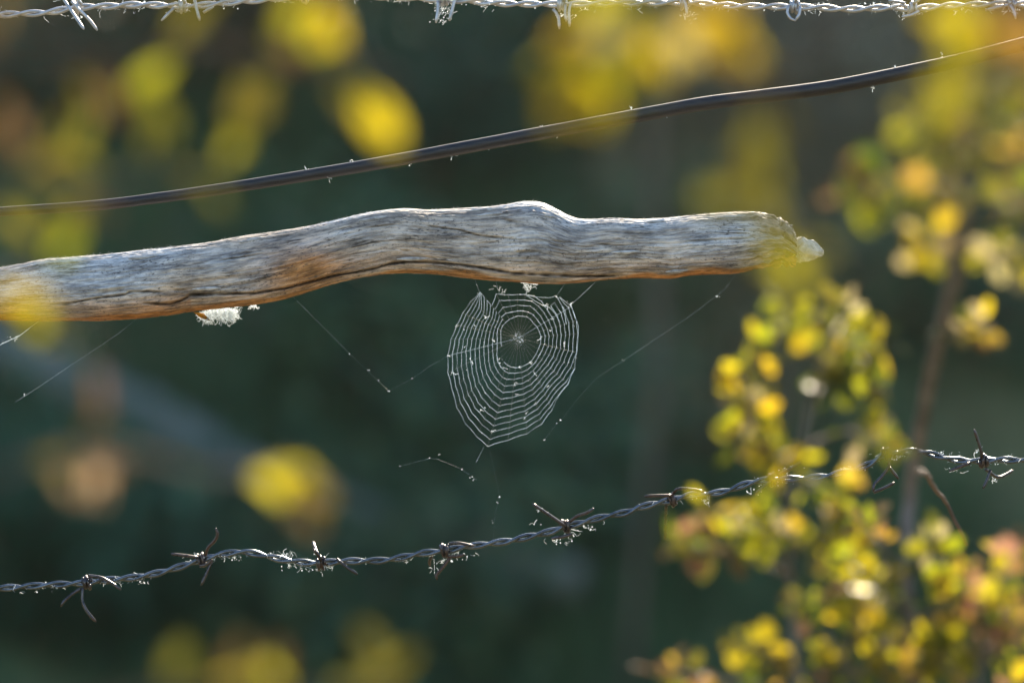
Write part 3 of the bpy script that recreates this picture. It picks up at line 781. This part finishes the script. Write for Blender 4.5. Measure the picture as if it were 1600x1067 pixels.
tuft('silk_tuft', 'bright white silk tuft with an orange leaf scrap under the left of the branch',
     [(332, 490, 8, 3.6, 170), (356, 490, 7, 4.6, 230), (322, 496, 6, 2.2, 70), (361, 494, 5, 4, 60), (342, 486, 12, 2, 70)], [(302, 488), (318, 489), (330, 502), (314, 497)], thick=.00010, blobs=.02, fl=1.25)
tuft('silk_tuft', 'tiny white silk speck on the underside right of the big tuft', [(396, 479, 2.5, 1.6, 22)], fl=.7)
tuft('silk_tuft', 'small white silk knot hanging from the branch right over the web',
     [(819, 445, 1.2, 3, 10), (826, 446, 2.6, 3, 18), (832, 445, 2.6, 2.2, 12), (826, 455, 1, 3, 7)], fl=.8, blobs=.1, thick=.00013)
tuft('silk_tuft', 'thin brownish silk wisp between branch and web top left', [(782, 455, 4, 2.2, 5), (786, 459, 2.5, 1.2, 4), (777, 448, 3.5, 3, 3)], fl=.8, blobs=0, thick=.00007)

# ------------------------------------------------------------------ spider web
HX, HY = 660 + 535 / 3.5567, 420 + 385 / 3.5567
ROUT = [(-14, 333), (0, 325), (11, 340), (20, 333), (34, 345), (48, 315), (55, 273), (65, 255), (78, 245), (90, 243), (105, 250), (112, 262), (120, 285), (125, 306), (131, 338), (151, 335), (170, 353), (194, 407), (217, 468), (236, 551), (254, 625), (264, 570), (284, 501), (303, 395), (319, 372), (346, 333), (360, 325), (371, 340)]
RIN = [(-20, 126), (0, 127), (25, 118), (45, 120), (70, 126), (90, 124), (120, 114), (145, 113), (180, 98), (205, 104), (225, 140), (245, 165), (270, 166), (297, 147), (320, 128), (345, 126), (360, 127), (400, 120)]
NR = [(-20, 10), (0, 10), (40, 9.5), (52, 7), (64, 5), (120, 5), (128, 8), (136, 13), (290, 13), (330, 11), (345, 10), (360, 10), (400, 10)]
def tab(t, a): a = a % 360; return float(np.interp(a, [x for x, _ in t], [y for _, y in t]))
RAD = sorted([4, 17, 31, 45, 58, 70, 81, 92, 104, 117, 130, 143, 156, 168, 181, 194, 206, 217, 228, 238, 247, 254, 264, 275, 285, 295, 305, 317, 331, 346])
def wpt(a, k, jit=1.0):
    N = tab(NR, a); ri, ro = tab(RIN, a), tab(ROUT, a)
    f = min(k / (N - 1), 1.0)
    f = f ** 1.02
    r = (ri + (ro - ri) * f) / 3.5567
    r += jit * 1.0 * mnoise.noise(Vector((a * 0.31, k * 1.7, 3)))
    return (HX + math.cos(R(a)) * r, HY - math.sin(R(a)) * r)
def wP(px, py): return P(px, py, 0.013 + (py - 440) * 0.00001)
web = empty('spider_web', P(826, 443)); tag(web, 'backlit orb spider web hanging under the weathered branch', 'spider web')
TH = 0.0001
def thread(pts, r, name, m=None, parent=web, bead=0.0):
    mb = MB(); ph = frand(0, 99)
    mb.tube(pts, [r * (1 + 0.85 * mnoise.noise(Vector((i * .55, ph, 0)))) for i in range(len(pts))], 4, False)
    return mb.build(name, m or M_silk, parent)
for k in range(13):
    if k <= 4: seq = [a for a in RAD if a >= 130] + [a + 360 for a in RAD if a < 130]
    elif k <= 9: seq = [a for a in RAD if a >= 130] + [a + 360 for a in RAD if a <= 46]
    else: seq = [a for a in RAD if 130 <= a <= (346 if k == 10 else 331)]
    if k == 0: seq = [a for a in seq if not (206 <= a % 360 <= 228)]
    pts = []
    if k == 0:
        segs = [[a for a in seq if 238 <= a <= 360 + 206]]
        segs[0] = [a for a in RAD if a >= 238] + [a + 360 for a in RAD if a <= 206]
    else: segs = [seq]
    for sg in segs:
        p2 = [wpt(a, k, 1.6 if (30 < a % 360 < 130) else 1.0) for a in sg]
        if k <= 4 and k != 0: p2.append(wpt(sg[0] + 360, k + 0.55))
        pts = [wP(*p2[0])]
        for (a, b) in zip(p2, p2[1:]):
            A, B_ = wP(*a), wP(*b); sag = (B_ - A).length * 0.03
            toc = (P(HX, HY) - (A + B_) / 2).normalized()
            pts += [A.lerp(B_, .33) + toc * sag, A.lerp(B_, .67) + toc * sag, B_]
        thread(pts, TH * frand(.85, 1.12), 'spiral_thread')
# turn-backs where the spiral reverses
for (k, a) in [(5, 130), (7, 130), (9, 130), (11, 130), (5, 45), (7, 45), (8, 45), (11, 130)]:
    thread([wP(*wpt(a, k)), wP(*wpt(a, k + 1))] if k + 1 < 13 else [wP(*wpt(a, k)), wP(*wpt(a, k - 1))], TH * .9, 'spiral_thread')
# top right loop and outer thread
thread([wP(660 + x / 3.5567, 420 + y / 3.5567) for x, y in [(575, 146), (640, 158), (705, 161), (745, 150), (775, 205), (792, 258), (800, 310)]], TH, 'spiral_thread')
thread([wP(660 + x / 3.5567, 420 + y / 3.5567) for x, y in [(578, 148), (628, 180), (668, 203), (690, 207), (715, 222), (742, 255), (765, 300)]], TH, 'spiral_thread')
thread([wP(660 + x / 3.5567, 420 + y / 3.5567) for x, y in [(820, 190), (846, 258), (868, 322), (864, 400), (858, 465)]], TH, 'spiral_thread')
# radials, hardly visible
for a in RAD:
    ro = tab(ROUT, a) / 3.5567; 
    end = (HX + math.cos(R(a)) * ro * 1.0, HY - math.sin(R(a)) * ro * 1.0)
    vis = 0.00006 if a in (194, 31) else 0.00002
    thread([wP(HX + math.cos(R(a)) * 3, HY - math.sin(R(a)) * 3), wP(*end)], vis, 'radial_thread', M_silk if a in (194, 31) else M_faint)
# frame threads up to the branch and away from the web
for (p, q, r) in [((749, 456), (742, 437), .00004), ((780, 460), (775, 440), .00004), ((822, 461), (826, 443), .00010), ((870, 462), (882, 444), .00004), ((895, 474), (930, 441), .00006), ((756, 698), (744, 722), .00003)]:
    thread([wP(*p), P(*q) if q[1] < 450 else wP(*q)], r, 'frame_thread')
# hub litter
mb = MB()
for k in range(60):
    a = frand(0, 6.283); r = abs(random.gauss(0, 1)) * 9
    x, y = HX + math.cos(a) * r * .75 + 1, HY - math.sin(a) * r
    if (x - HX) ** 2 + (y - HY) ** 2 > 27 ** 2: continue
    p = wP(x, y)
    if k < 60: mb.blob(p, frand(.00008, .00022), .3, 5, 3)
    else:
        d = rdir(); d.y = 0; mb.tube([p, p + d * frand(.0006, .0022), p + d * .002 + rdir() * .001], frand(.00008, .00016), 4, False)
for k in range(3):
    x, y = HX + random.gauss(-1, 2.6), HY + random.gauss(1.5, 4.5); p = wP(x, y)
    d = rdir(); mb.tube([p, p + d * .0012, p + d * .002 + rdir() * .0012], .00013, 4, False)
mb.blob(wP(HX + 2, HY + 6), .0004, .2, 7, 4)
o = mb.build('hub_silk', M_silk, web); o['kind'] = 'stuff'
# stuck specks
mb = MB()
for (x, y) in [(712, 511), (724, 515), (742, 509), (699, 556), (772, 533), (737, 565), (738, 568), (739, 569), (711, 585), (705, 582), (852, 478), (855, 478), (882, 537), (881, 541), (882, 536), (846, 527), (844, 530), (843, 529), (769, 673), (770, 674), (771, 673), (755, 637), (758, 636), (752, 640), (835, 584), (855, 604), (857, 603), (820, 652), (811, 574), (828, 566), (805, 598), (861, 498), (863, 496), (892, 474), (891, 477), (869, 465), (778, 562), (781, 567), (822, 646), (834, 632), (806, 616), (760, 495), (758, 497), (725, 543), (735, 560), (789, 575), (860, 517)]:
    for k in range(2):
        p = wP(x + frand(-1, 1), y + frand(-1, 1)); mb.blob(p, frand(.00018, .00045), .5, 5, 2)
        if random.random() < .5:
            d = rdir(); mb.tube([p, p + d * .0012, p + d * .0022], .00013, 4, False)
for k in range(90):
    a = random.choice(RAD) + frand(-6, 6); kk = random.randint(0, 12)
    if 40 < a % 360 < 128 and kk > 4: continue
    p = wP(*wpt(a, kk, 0)); mb.blob(p, frand(.00015, .0003), .4, 5, 2)
o = mb.build('caught_speck', M_fluff, web); o['kind'] = 'stuff'

# ------------------------------------------------------------------ loose silk strands
def strand(label, pts, r, specks=()):
    root = empty('silk_strand', P(*pts[0])); tag(root, label, 'silk strand', 'loose silk strands')
    thread([P(*p) for p in pts], r, 'thread', M_silk, root)
    if specks:
        mb = MB()
        for (x, y, s, n) in specks:
            for k in range(n):
                p = P(x + random.gauss(0, s), y + random.gauss(0, s * .6)); mb.blob(p, frand(.00014, .0004), .4, 5, 2)
        o = mb.build('caught_speck', M_fluff, root); o['kind'] = 'stuff'
strand('bent silk strand from the branch down to the left edge of the web', [(458, 464), (500, 506), (546, 552), (575, 580), (608, 611), (645, 591), (672, 572), (699, 556)], .000012, [(547, 552, 1.2, 4), (608, 611, 1, 3), (590, 594, 2, 3), (645, 591, .8, 2), (577, 578, 1, 2)])
strand('straight silk strand slanting down from the branch right of the web', [(1150, 428), (1132, 453), (1075, 496), (1000, 546), (933, 590)], .000016, [(1122, 463, 1.5, 5), (974, 563, 1, 2)])
strand('long straight silk strand slanting under the left end of the branch', [(215, 497), (188, 519), (150, 545), (110, 571), (60, 605), (24, 628)], .000026, [(40, 617, 1.5, 4)])
strand('thick short silk strand at the left picture edge', [(-40, 566), (-10, 545), (5, 536), (30, 525), (60, 502)], .00016, [(8, 535, 2, 5), (20, 529, 4, 8), (28, 526, 2, 5)])
strand('faint silk strand low beneath the web', [(626, 728), (655, 720), (672, 716), (684, 717), (720, 732), (745, 750)], .000012, [(626, 728, .8, 2), (671, 715, 1, 2), (686, 711, 1.2, 3), (739, 747, 2, 4), (722, 733, 1, 2)])
strand('faint silk strand with a bright speck right below the web', [(850, 687), (862, 672), (870, 662), (878, 655), (905, 620), (933, 590)], .00001, [(869, 661, .8, 4), (876, 656, 1, 5), (850, 687, .8, 2)])
strand('faint dotted silk strand between web and lower wire', [(764, 697), (781, 776), (774, 800), (770, 846)], .000006, [(781, 776, 1.2, 4), (777, 784, 1.6, 3), (770, 815, .8, 2)])

# ------------------------------------------------------------------ leaves
def leaf_mesh(name, wid, teeth, fold, curl):
    """unit leaf along +X: stalk 0..0.28, blade 0.28..1; lies in XY, Z up"""
    prof = [(0.28, 0.02), (0.36, 0.28), (0.46, 0.62), (0.58, 0.92), (0.70, 1.0), (0.82, 0.86), (0.92, 0.55), (1.0, 0.08)]
    v = []; f = []
    for i, (x, h) in enumerate(prof):
        h = h * wid * (1 + (teeth if i % 2 else -teeth))
        z = curl * (x - 0.28) ** 2
        v += [(x, -h, z + fold * h), (x, 0, z), (x, h, z + fold * h)]
    for i in range(len(prof) - 1):
        a = i * 3
        f += [(a, a + 3, a + 4, a + 1), (a + 1, a + 4, a + 5, a + 2)]
    b = len(v); r = 0.018
    v += [(0, -r, 0), (0, r, 0), (0, 0, r), (0.3, -r * .6, 0), (0.3, r * .6, 0), (0.3, 0, r * .6)]
    f += [(b, b + 1, b + 4, b + 3), (b + 1, b + 2, b + 5, b + 4), (b + 2, b, b + 3, b + 5)]
    me = bpy.data.meshes.new(name); me.from_pydata(v, [], f); me.polygons.foreach_set('use_smooth', [True] * len(me.polygons))
    return me
SHAPES = [(0.25, 0.10, 0.3, -0.15), (0.20, 0.04, 0.5, 0.25), (0.29, 0.16, 0.15, -0.3), (0.16, 0.08, 0.35, 0.3)]
def leaf_bank(mats):
    d = {k: [leaf_mesh('leaf', *s) for s in SHAPES] for k in mats}
    for k in mats:
        for me in d[k]: me.materials.append(mats[k])
    return d
LEAF = leaf_bank(LM); NEAR = leaf_bank(NM)

def put_leaf(root, base, tip_dir, nrm, L, pal, width=1.0, bank=None):
    o = bpy.data.objects.new('leaf', random.choice((bank or LEAF)[pal])); COL.objects.link(o)
    x = tip_dir.normalized(); z = (nrm - x * nrm.dot(x))
    z = z.normalized() if z.length > 1e-4 else x.orthogonal().normalized()
    y = z.cross(x)
    m = Matrix((x, y, z)).transposed().to_4x4() @ Matrix.Diagonal((L, L * width, L, 1))
    m.translation = base
    o.parent = root; o.matrix_parent_inverse = Matrix.Translation(-root.location); o.matrix_basis = m
    return o

def twig(root, pts, r0, r1, name='twig', m=None, sides=6):
    cp_ = crom(pts, 0.008); mb = MB()
    n = len(cp_)
    mb.tube([p + rdir() * r0 * 0.15 for p in cp_], [r0 + (r1 - r0) * i / (n - 1) for i in range(n)], sides)
    mb.build(name, m or M_twig, root)
    return cp_

def leafy(root, cp_, n, pal, L=(0.014, 0.02), start=0.25, flat=0.5):
    """n leaves in little bunches along the outer part of a twig"""
    N = len(cp_); k = 0
    while k < n:
        i = int(N * (start + (1 - start) * random.random() ** 0.8)); i = min(max(i, 1), N - 1)
        t = (cp_[i] - cp_[i - 1]).normalized()
        for j in range(random.randint(2, 4)):
            if k >= n: break
            d = (rdir() + t * 0.35); d.y *= 0.6
            nr = rdir() * (1 - flat) + Vector((frand(-.3, .3), -1, frand(-.2, .5))) * flat
            put_leaf(root, cp_[i], d, nr, frand(*L), random.choice(pal), frand(.8, 1.15)); k += 1

SMALL = {}
def extra_leaves(root, cp_, n, pal):
    d = SMALL.setdefault(root.name, ([], [], [], root)); v, f, mi, _ = d
    keys = list(LM)
    for k in range(n):
        i = random.randrange(len(cp_) // 4, len(cp_)); me = random.choice(LEAF['lime']); key = random.choice(pal)
        x = rdir(); x.y *= .6; x.normalize(); z = rdir(); z = (z - x * z.dot(x)).normalized(); y = z.cross(x); L = frand(.009, .017)
        b = len(v)
        for q in me.vertices: v.append(tuple(cp_[i] + (x * q.co.x + y * q.co.y + z * q.co.z) * L))
        for p in me.polygons: f.append(tuple(b + a for a in p.vertices)); mi.append(keys.index(key))

# shrub in front of the right half of the fence
sh = empty('leafy_shrub', (0.245, -0.56, 0)); tag(sh, 'tall leafy shrub with a grey stem in front of the fence at the right edge', 'shrub', 'leafy shrubs in front of the fence')
shb = empty('leafy_shrub', (0.225, -0.58, 0)); tag(shb, 'lower bushy shrub with yellow leaves covering the lower barbed wire', 'shrub', 'leafy shrubs in front of the fence')
S = lambda l: [P(*q) for q in l]
s1 = twig(sh, [Vector((0.245, -0.56, -0.03))] + S([(1418, 1400, -.55), (1424, 1067, -.52), (1418, 900, -.50), (1420, 770, -.48), (1440, 650, -.52), (1472, 510, -.60), (1499, 400, -.70), (1503, 330, -.80), (1488, 240, -.88), (1500, 150, -.94), (1530, 40, -1.0), (1560, -80, -1.04)]), .0066, .0022, 'stem', M_stem, 10)
s2 = twig(shb, [Vector((0.225, -0.58, -0.03))] + S([(1300, 1400, -.6), (1248, 1067, -.6), (1236, 900, -.58), (1240, 790, -.58), (1250, 700, -.58), (1272, 610, -.58), (1285, 560, -.6)]), .0036, .0013, 'stem', M_stem, 8)
s3 = twig(sh, [s1[60]] + S([(1500, 1120, -.5), (1560, 1000, -.52), (1580, 920, -.54), (1585, 860, -.56)]), .003, .0012, 'stem', M_stem, 7)
Y, G, LI, OR, RE, BR, OL, GL = 'yellow', 'green', 'lime', 'orange', 'red', 'brown', 'olive', 'gloss'
TW = [
    ([(1240, 790), (1205, 740), (1180, 660), (1160, 600), (1185, 545)], 26, [Y, Y, Y, LI, GL, Y], -.5),
    ([(1246, 720), (1190, 690), (1150, 680)], 10, [Y, OR, LI, BR], -.5),
    ([(1272, 610), (1245, 530), (1232, 480)], 11, [Y, LI, LI], -.52),
    ([(1278, 590), (1305, 525), (1322, 478)], 15, [LI, G, OL, GL], -.52),
    ([(1280, 580), (1345, 555), (1392, 530)], 15, [LI, Y, G, OL], -.5),
    ([(1265, 640), (1310, 590), (1340, 590)], 14, [G, G, OL, LI], -.5),
    ([(1252, 695), (1325, 675), (1388, 690)], 13, [OR, Y, G, LI, GL], -.5),
    ([(1244, 750), (1295, 765), (1322, 775)], 11, [Y, OR, LI], -.48),
    ([(1248, 710), (1215, 720), (1195, 735)], 9, [Y, Y, LI], -.52),
    ([(1238, 850), (1165, 800), (1108, 800)], 12, [Y, LI, GL], -.48),
    ([(1237, 890), (1140, 862), (1050, 848)], 16, [BR, RE, LI, BR, OL], -.48),
    ([(1237, 900), (1205, 850), (1190, 810)], 12, [LI, LI, Y], -.5),
    ([(1238, 870), (1280, 830), (1300, 800)], 9, [LI, Y, OL], -.5),
    ([(1419, 910), (1375, 850), (1350, 822)], 11, [Y, OR, RE, LI], -.42),
    ([(1420, 880), (1462, 848), (1490, 832)], 9, [LI, LI, GL], -.42),
    ([(1420, 940), (1365, 905), (1305, 880)], 17, [LI, Y, LI, GL, OL], -.46),
    ([(1424, 990), (1478, 935), (1495, 905)], 18, [LI, Y, G, LI], -.42),
    ([(1424, 1010), (1520, 970), (1575, 950)], 17, [RE, OR, BR, GL, LI], -.44),
    ([(1582, 930), (1565, 890), (1590, 860)], 12, [OR, BR, Y, RE], -.44),
    ([(1422, 1050), (1365, 990), (1335, 950)], 17, [Y, LI, OR, OL], -.48),
    ([(1424, 1060), (1490, 1015), (1560, 1020)], 15, [Y, LI, OR, GL], -.44),
    ([(1246, 1060), (1200, 1025), (1150, 1000)], 11, [OL, Y, LI], -.5),
    ([(1247, 1080), (1110, 1060), (1050, 1050)], 11, [BR, RE, OR, OL], -.5),
    ([(1426, 1090), (1380, 1060), (1330, 1040)], 14, [LI, Y, OR, G], -.46),
    ([(1240, 960), (1290, 930), (1330, 920)], 10, [G, BR, OL, LI], -.48),
    ([(1426, 1100), (1450, 1040), (1470, 1010)], 10, [G, LI, Y], -.46),
    ([(1500, 385), (1460, 370), (1430, 400)], 12, [Y, Y, LI, GL], -.60),
    ([(1499, 400), (1548, 395), (1585, 405)], 7, [Y, GL, GL], -.58),
    ([(1503, 320), (1450, 285), (1350, 290), (1325, 305)], 17, [OL, LI, G, BR], -.70),
    ([(1492, 260), (1535, 225), (1600, 195)], 15, [OL, OR, LI, G], -.74),
    ([(1490, 235), (1445, 215), (1425, 200)], 8, [LI, OL], -.76),
    ([(1503, 340), (1565, 320), (1610, 310)], 8, [OL, LI, Y], -.66),
    ([(1470, 520), (1520, 515), (1545, 508)], 7, [OR, Y, GL], -.5),
    ([(1500, 300), (1475, 290), (1450, 300)], 7, [OR, LI, OL], -.70),
]
for px, n, pal, yy in TW:
    yy = yy - (0.09 if yy > -.55 else 0.14)
    on2 = px[0][0] < 1300
    if yy < -.75: pal = [OL, G, LI, OL, BR, OR]
    a0 = min(s2 if on2 else s1 + s3, key=lambda q: (q - P(px[0][0], px[0][1], yy)).length_squared)
    rt = shb if on2 else sh
    cp_ = twig(rt, [a0] + [P(x, y_, yy + frand(-.06, .06)) for x, y_ in px[1:]], .0013, .0006)
    leafy(rt, cp_, int(n * 1.28), pal, L=(0.012, 0.022), start=.3)
    extra_leaves(rt, cp_, int(n * (1.1 if on2 else 1.2)), pal + ['green', 'olive', 'green', 'lime'])
# low growth in the bottom right corner
shc = empty('leafy_shrub', (0.33, -0.52, 0)); tag(shc, 'low shrub with orange and reddish leaves in the bottom right corner', 'shrub', 'leafy shrubs in front of the fence')
s4 = twig(shc, [Vector((0.33, -0.52, -0.03))] + S([(1570, 1500, -.54), (1540, 1150, -.55), (1530, 1050, -.55), (1540, 960, -.56)]), .0034, .0013, 'stem', M_stem, 7)
s5 = twig(shc, [s4[20]] + S([(1380, 1300, -.55), (1330, 1120, -.56), (1320, 1020, -.56)]), .0028, .0012, 'stem', M_stem, 7)
for px, n, pal in [([(1532, 1040), (1570, 1000), (1610, 980)], 20, [OR, Y, RE, LI]), ([(1535, 1080), (1480, 1040), (1450, 1000)], 20, [LI, Y, G, OR]), ([(1540, 980), (1510, 930), (1500, 900)], 18, [LI, Y, OR, RE]),
                   ([(1540, 1100), (1590, 1060), (1620, 1050)], 18, [Y, RE, OR, GL]), ([(1322, 1040), (1290, 990), (1270, 960)], 16, [OL, BR, LI, Y]), ([(1325, 1060), (1370, 1030), (1410, 1010)], 18, [Y, LI, OR, GL]),
                   ([(1326, 1080), (1270, 1060), (1210, 1055)], 16, [BR, OL, OR, LI]), ([(1322, 1030), (1340, 960), (1380, 930)], 16, [LI, LI, Y, GL]), ([(1540, 970), (1560, 910), (1590, 880)], 14, [RE, OR, BR, Y])]:
    a0 = min(s4 + s5, key=lambda q: (q - P(px[0][0], px[0][1], -.55)).length_squared)
    cp_ = twig(shc, [a0] + [P(x, y_, -.55 + frand(-.07, .07)) for x, y_ in px[1:]], .0013, .0006)
    leafy(shc, cp_, int(n * .75), pal, L=(0.012, 0.022), start=.2); extra_leaves(shc, cp_, n // 2, pal + [G, OL])
for v, f, mi, rt in SMALL.values():
    me = bpy.data.meshes.new('small_leaves'); me.from_pydata(v, [], f)
    for k in LM: me.materials.append(LM[k])
    me.polygons.foreach_set('material_index', mi)
    tag(link('small_leaves', me, rt), kind='stuff')
# dead peeling side twig by the wire
dead = twig(sh, [s1[min(range(len(s1)), key=lambda i: (s1[i] - P(1428, 730, -.48)).length_squared)]] + S([(1446, 740, -.22), (1462, 765, -.15), (1482, 790, -.12), (1492, 812, -.12), (1510, 850, -.10)]), .0028, .0012, 'dead_twig', M_twig, 7)

# ------------------------------------------------------------------ foreground saplings close to the lens
def sapling(name, label, base, stem_pts, twigs, leaves, yy):
    root = empty(name, base); tag(root, label, 'sapling', 'saplings close to the camera')
    st = twig(root, [base - Vector((0, 0, .04))] + stem_pts, .007, .003, 'stem', M_stem, 9)
    tws = []
    for tpx in twigs:
        a0 = min(st, key=lambda q: (q - P(tpx[0][0], tpx[0][1], yy)).length_squared)
        tws.append(twig(root, [a0] + [P(x, y_, yy + frand(-.02, .02)) for x, y_ in tpx[1:]], .0013, .0006))
    allp = [p for t in tws for p in t[4:]]
    more = []
    for (px, py, size, pal, wd) in leaves:
        if random.random() < 0.75:
            more.append((px + random.choice((-1, 1)) * frand(18, 48), py + frand(-40, 40), size * frand(.5, .85), pal if random.random() < .5 else 'olive', frand(.7, 1.2)))
    for (px, py, size, pal, wd) in leaves + more:
        wd = wd * frand(.55, .85)
        d = yy + frand(-.025, .025)
        c = P(px, py, d)
        Lb = size * (0.86 if yy > -1.2 else 0.95) * KPX * (DIST + d)    # blade length in metres
        L = Lb / 0.72
        b = min(allp, key=lambda q: abs((q - c).length - 0.64 * L) + 1.2 * abs(q.y - c.y))
        dirv = c - b
        if dirv.length < 1e-5: dirv = Vector((0, 0, -1))
        L = min(max(dirv.length / 0.64, L * .8), L * 1.45)
        dirv.y *= 0.25
        nr = Vector((frand(-.6, .6), -1, frand(-.6, .6)))
        put_leaf(root, b, dirv, nr, L, pal, wd * Lb / 0.72 / L, NEAR)
    return root
yl = -1.17
sapling('sapling', 'near sapling with blurred olive and yellow leaves across the left side', Vector((-0.30, yl, 0)),
        S([(-330, 1500, yl), (-290, 1000, yl), (-270, 500, yl), (-280, 100, yl), (-260, -200, yl)]),
        [[(-260, 180), (0, 90), (180, 100), (300, 70), (430, 90), (580, 110), (640, 140)],
         [(-260, -80), (100, -90), (310, -40), (420, -30), (540, -20)],
         [(-260, 380), (-40, 300), (60, 270), (120, 310), (220, 270), (340, 280)],
         [(-260, 560), (-60, 450), (40, 440), (110, 500), (170, 540)],
         [(-260, 850), (0, 740), (160, 700), (330, 740), (480, 720)],
         [(-260, 1180), (150, 1100), (300, 1080), (450, 1085), (620, 1080)]],
        [(578, 165, 92, 'yellow', 1.5), (580, 175, 60, 'lime', 1.3), (402, 155, 84, 'olive', 1.4), (395, 150, 60, 'lime', 1.2), (245, 120, 80, 'lime', 1.3), (270, 205, 85, 'olive', 1.2), (515, 25, 95, 'lime', 1.5), (500, 20, 70, 'yellow', 1.2), (470, 85, 80, 'brown', 1.3),
         (95, 250, 85, 'olive', 1.3), (130, 220, 80, 'olive', 1.1), (170, 155, 90, 'brown', 1.4), (300, 25, 70, 'olive', 1.1), (105, 370, 70, 'lime', 1.2), (22, 460, 85, 'yellow', 1.4), (55, 495, 70, 'lime', 1.2), (85, 530, 75, 'olive', 1.2),
         (330, 305, 70, 'olive', 1.2), (30, 345, 90, 'olive', 1.4), (160, 575, 75, 'brown', 1.3), (152, 752, 64, 'tan', 1.4), (157, 748, 56, 'tan', 1.3), (170, 725, 60, 'brown', 1.2), (500, 760, 80, 'yellow', 1.4), (502, 775, 70, 'yellow', 1.2), (495, 830, 70, 'brown', 1.2),
         (265, 1045, 80, 'olive', 1.3), (410, 1050, 85, 'olive', 1.4), (430, 1055, 60, 'yellow', 1.2), (395, 985, 60, 'brown', 1.1), (600, 1045, 85, 'olive', 1.1), (610, 1040, 70, 'olive', 1.2), (0, 30, 90, 'brown', 1.3), (20, 200, 80, 'brown', 1.2), (120, 340, 80, 'olive', 1.2), (150, 330, 70, 'brown', 1.0)], yl)
yr = -1.24
sapling('sapling', 'near sapling with blurred bright yellow leaves hanging in from the upper right', Vector((0.40, yr, 0)),
        S([(1960, 1400, yr), (1930, 800, yr), (1900, 300, yr), (1880, 0, yr), (1820, -220, yr)]),
        [[(1860, -160), (1500, -120), (1250, -40), (1080, 10), (950, 30), (880, 70)],
         [(1880, -20), (1680, 20), (1560, 10), (1490, 20)],
         [(1900, 260), (1700, 150), (1580, 120), (1490, 150)],
         [(1860, -140), (1480, -60), (1270, 60), (1190, 180), (1200, 300), (1240, 380)]],
        [(915, 150, 100, 'yellow', 1.4), (930, 95, 100, 'lime', 1.4), (895, 60, 80, 'yellow', 1.2), (955, 60, 90, 'gloss', 1.3), (1000, 90, 85, 'yellow', 1.2), (1050, 75, 80, 'gloss', 1.2), (1130, 55, 90, 'orange', 1.3), (1110, 50, 90, 'yellow', 1.4), (925, 10, 80, 'lime', 1.3), (890, 120, 70, 'lime', 1.1), (920, 170, 80, 'yellow', 1.3), (905, 110, 90, 'yellow', 1.3), (985, 60, 80, 'lime', 1.3), (1150, 60, 70, 'yellow', 1.3), (1020, 20, 80, 'olive', 1.2),
         (1505, 55, 95, 'yellow', 1.5), (1520, 70, 80, 'yellow', 1.4), (1535, 112, 60, 'gloss', 1.4), (1590, 60, 80, 'orange', 1.3), (1485, 150, 90, 'lime', 1.3), (1500, 190, 80, 'olive', 1.2), (1590, 130, 80, 'yellow', 1.2), (1560, 180, 70, 'olive', 1.1),
         (1185, 210, 80, 'olive', 1.1), (1175, 290, 85, 'olive', 1.3), (1200, 330, 80, 'olive', 1.2), (1235, 400, 90, 'lime', 1.4), (1210, 380, 80, 'olive', 1.3), (1195, 250, 70, 'lime', 1.0)], yr)

# ------------------------------------------------------------------ backlit autumn air
zmax = max(v.co.z for v in gm.vertices)
hx0, hx1, hy0, hy1, hz0, hz1 = -310, 310, -210, 410, -1.3, zmax + 1.0
hv = [(x, y, z) for z in (hz0, hz1) for y in (hy0, hy1) for x in (hx0, hx1)]
hm = bpy.data.meshes.new('haze'); hm.from_pydata(hv, [], [(0, 2, 3, 1), (4, 5, 7, 6), (0, 1, 5, 4), (1, 3, 7, 5), (3, 2, 6, 7), (2, 0, 4, 6)])
m, n, l, b, o = mat('thin_haze'); n.remove(b)
pv = n.new('ShaderNodeVolumePrincipled'); pv.inputs['Color'].default_value = (0.95, 0.95, 0.95, 1)
pv.inputs['Density'].default_value = 0.0010; pv.inputs['Anisotropy'].default_value = 0.85
l.new(pv.outputs[0], o.inputs['Volume'])
tag(link('haze', hm, None, m), 'thin sunlit haze in the air around the fence', 'haze', kind='stuff')
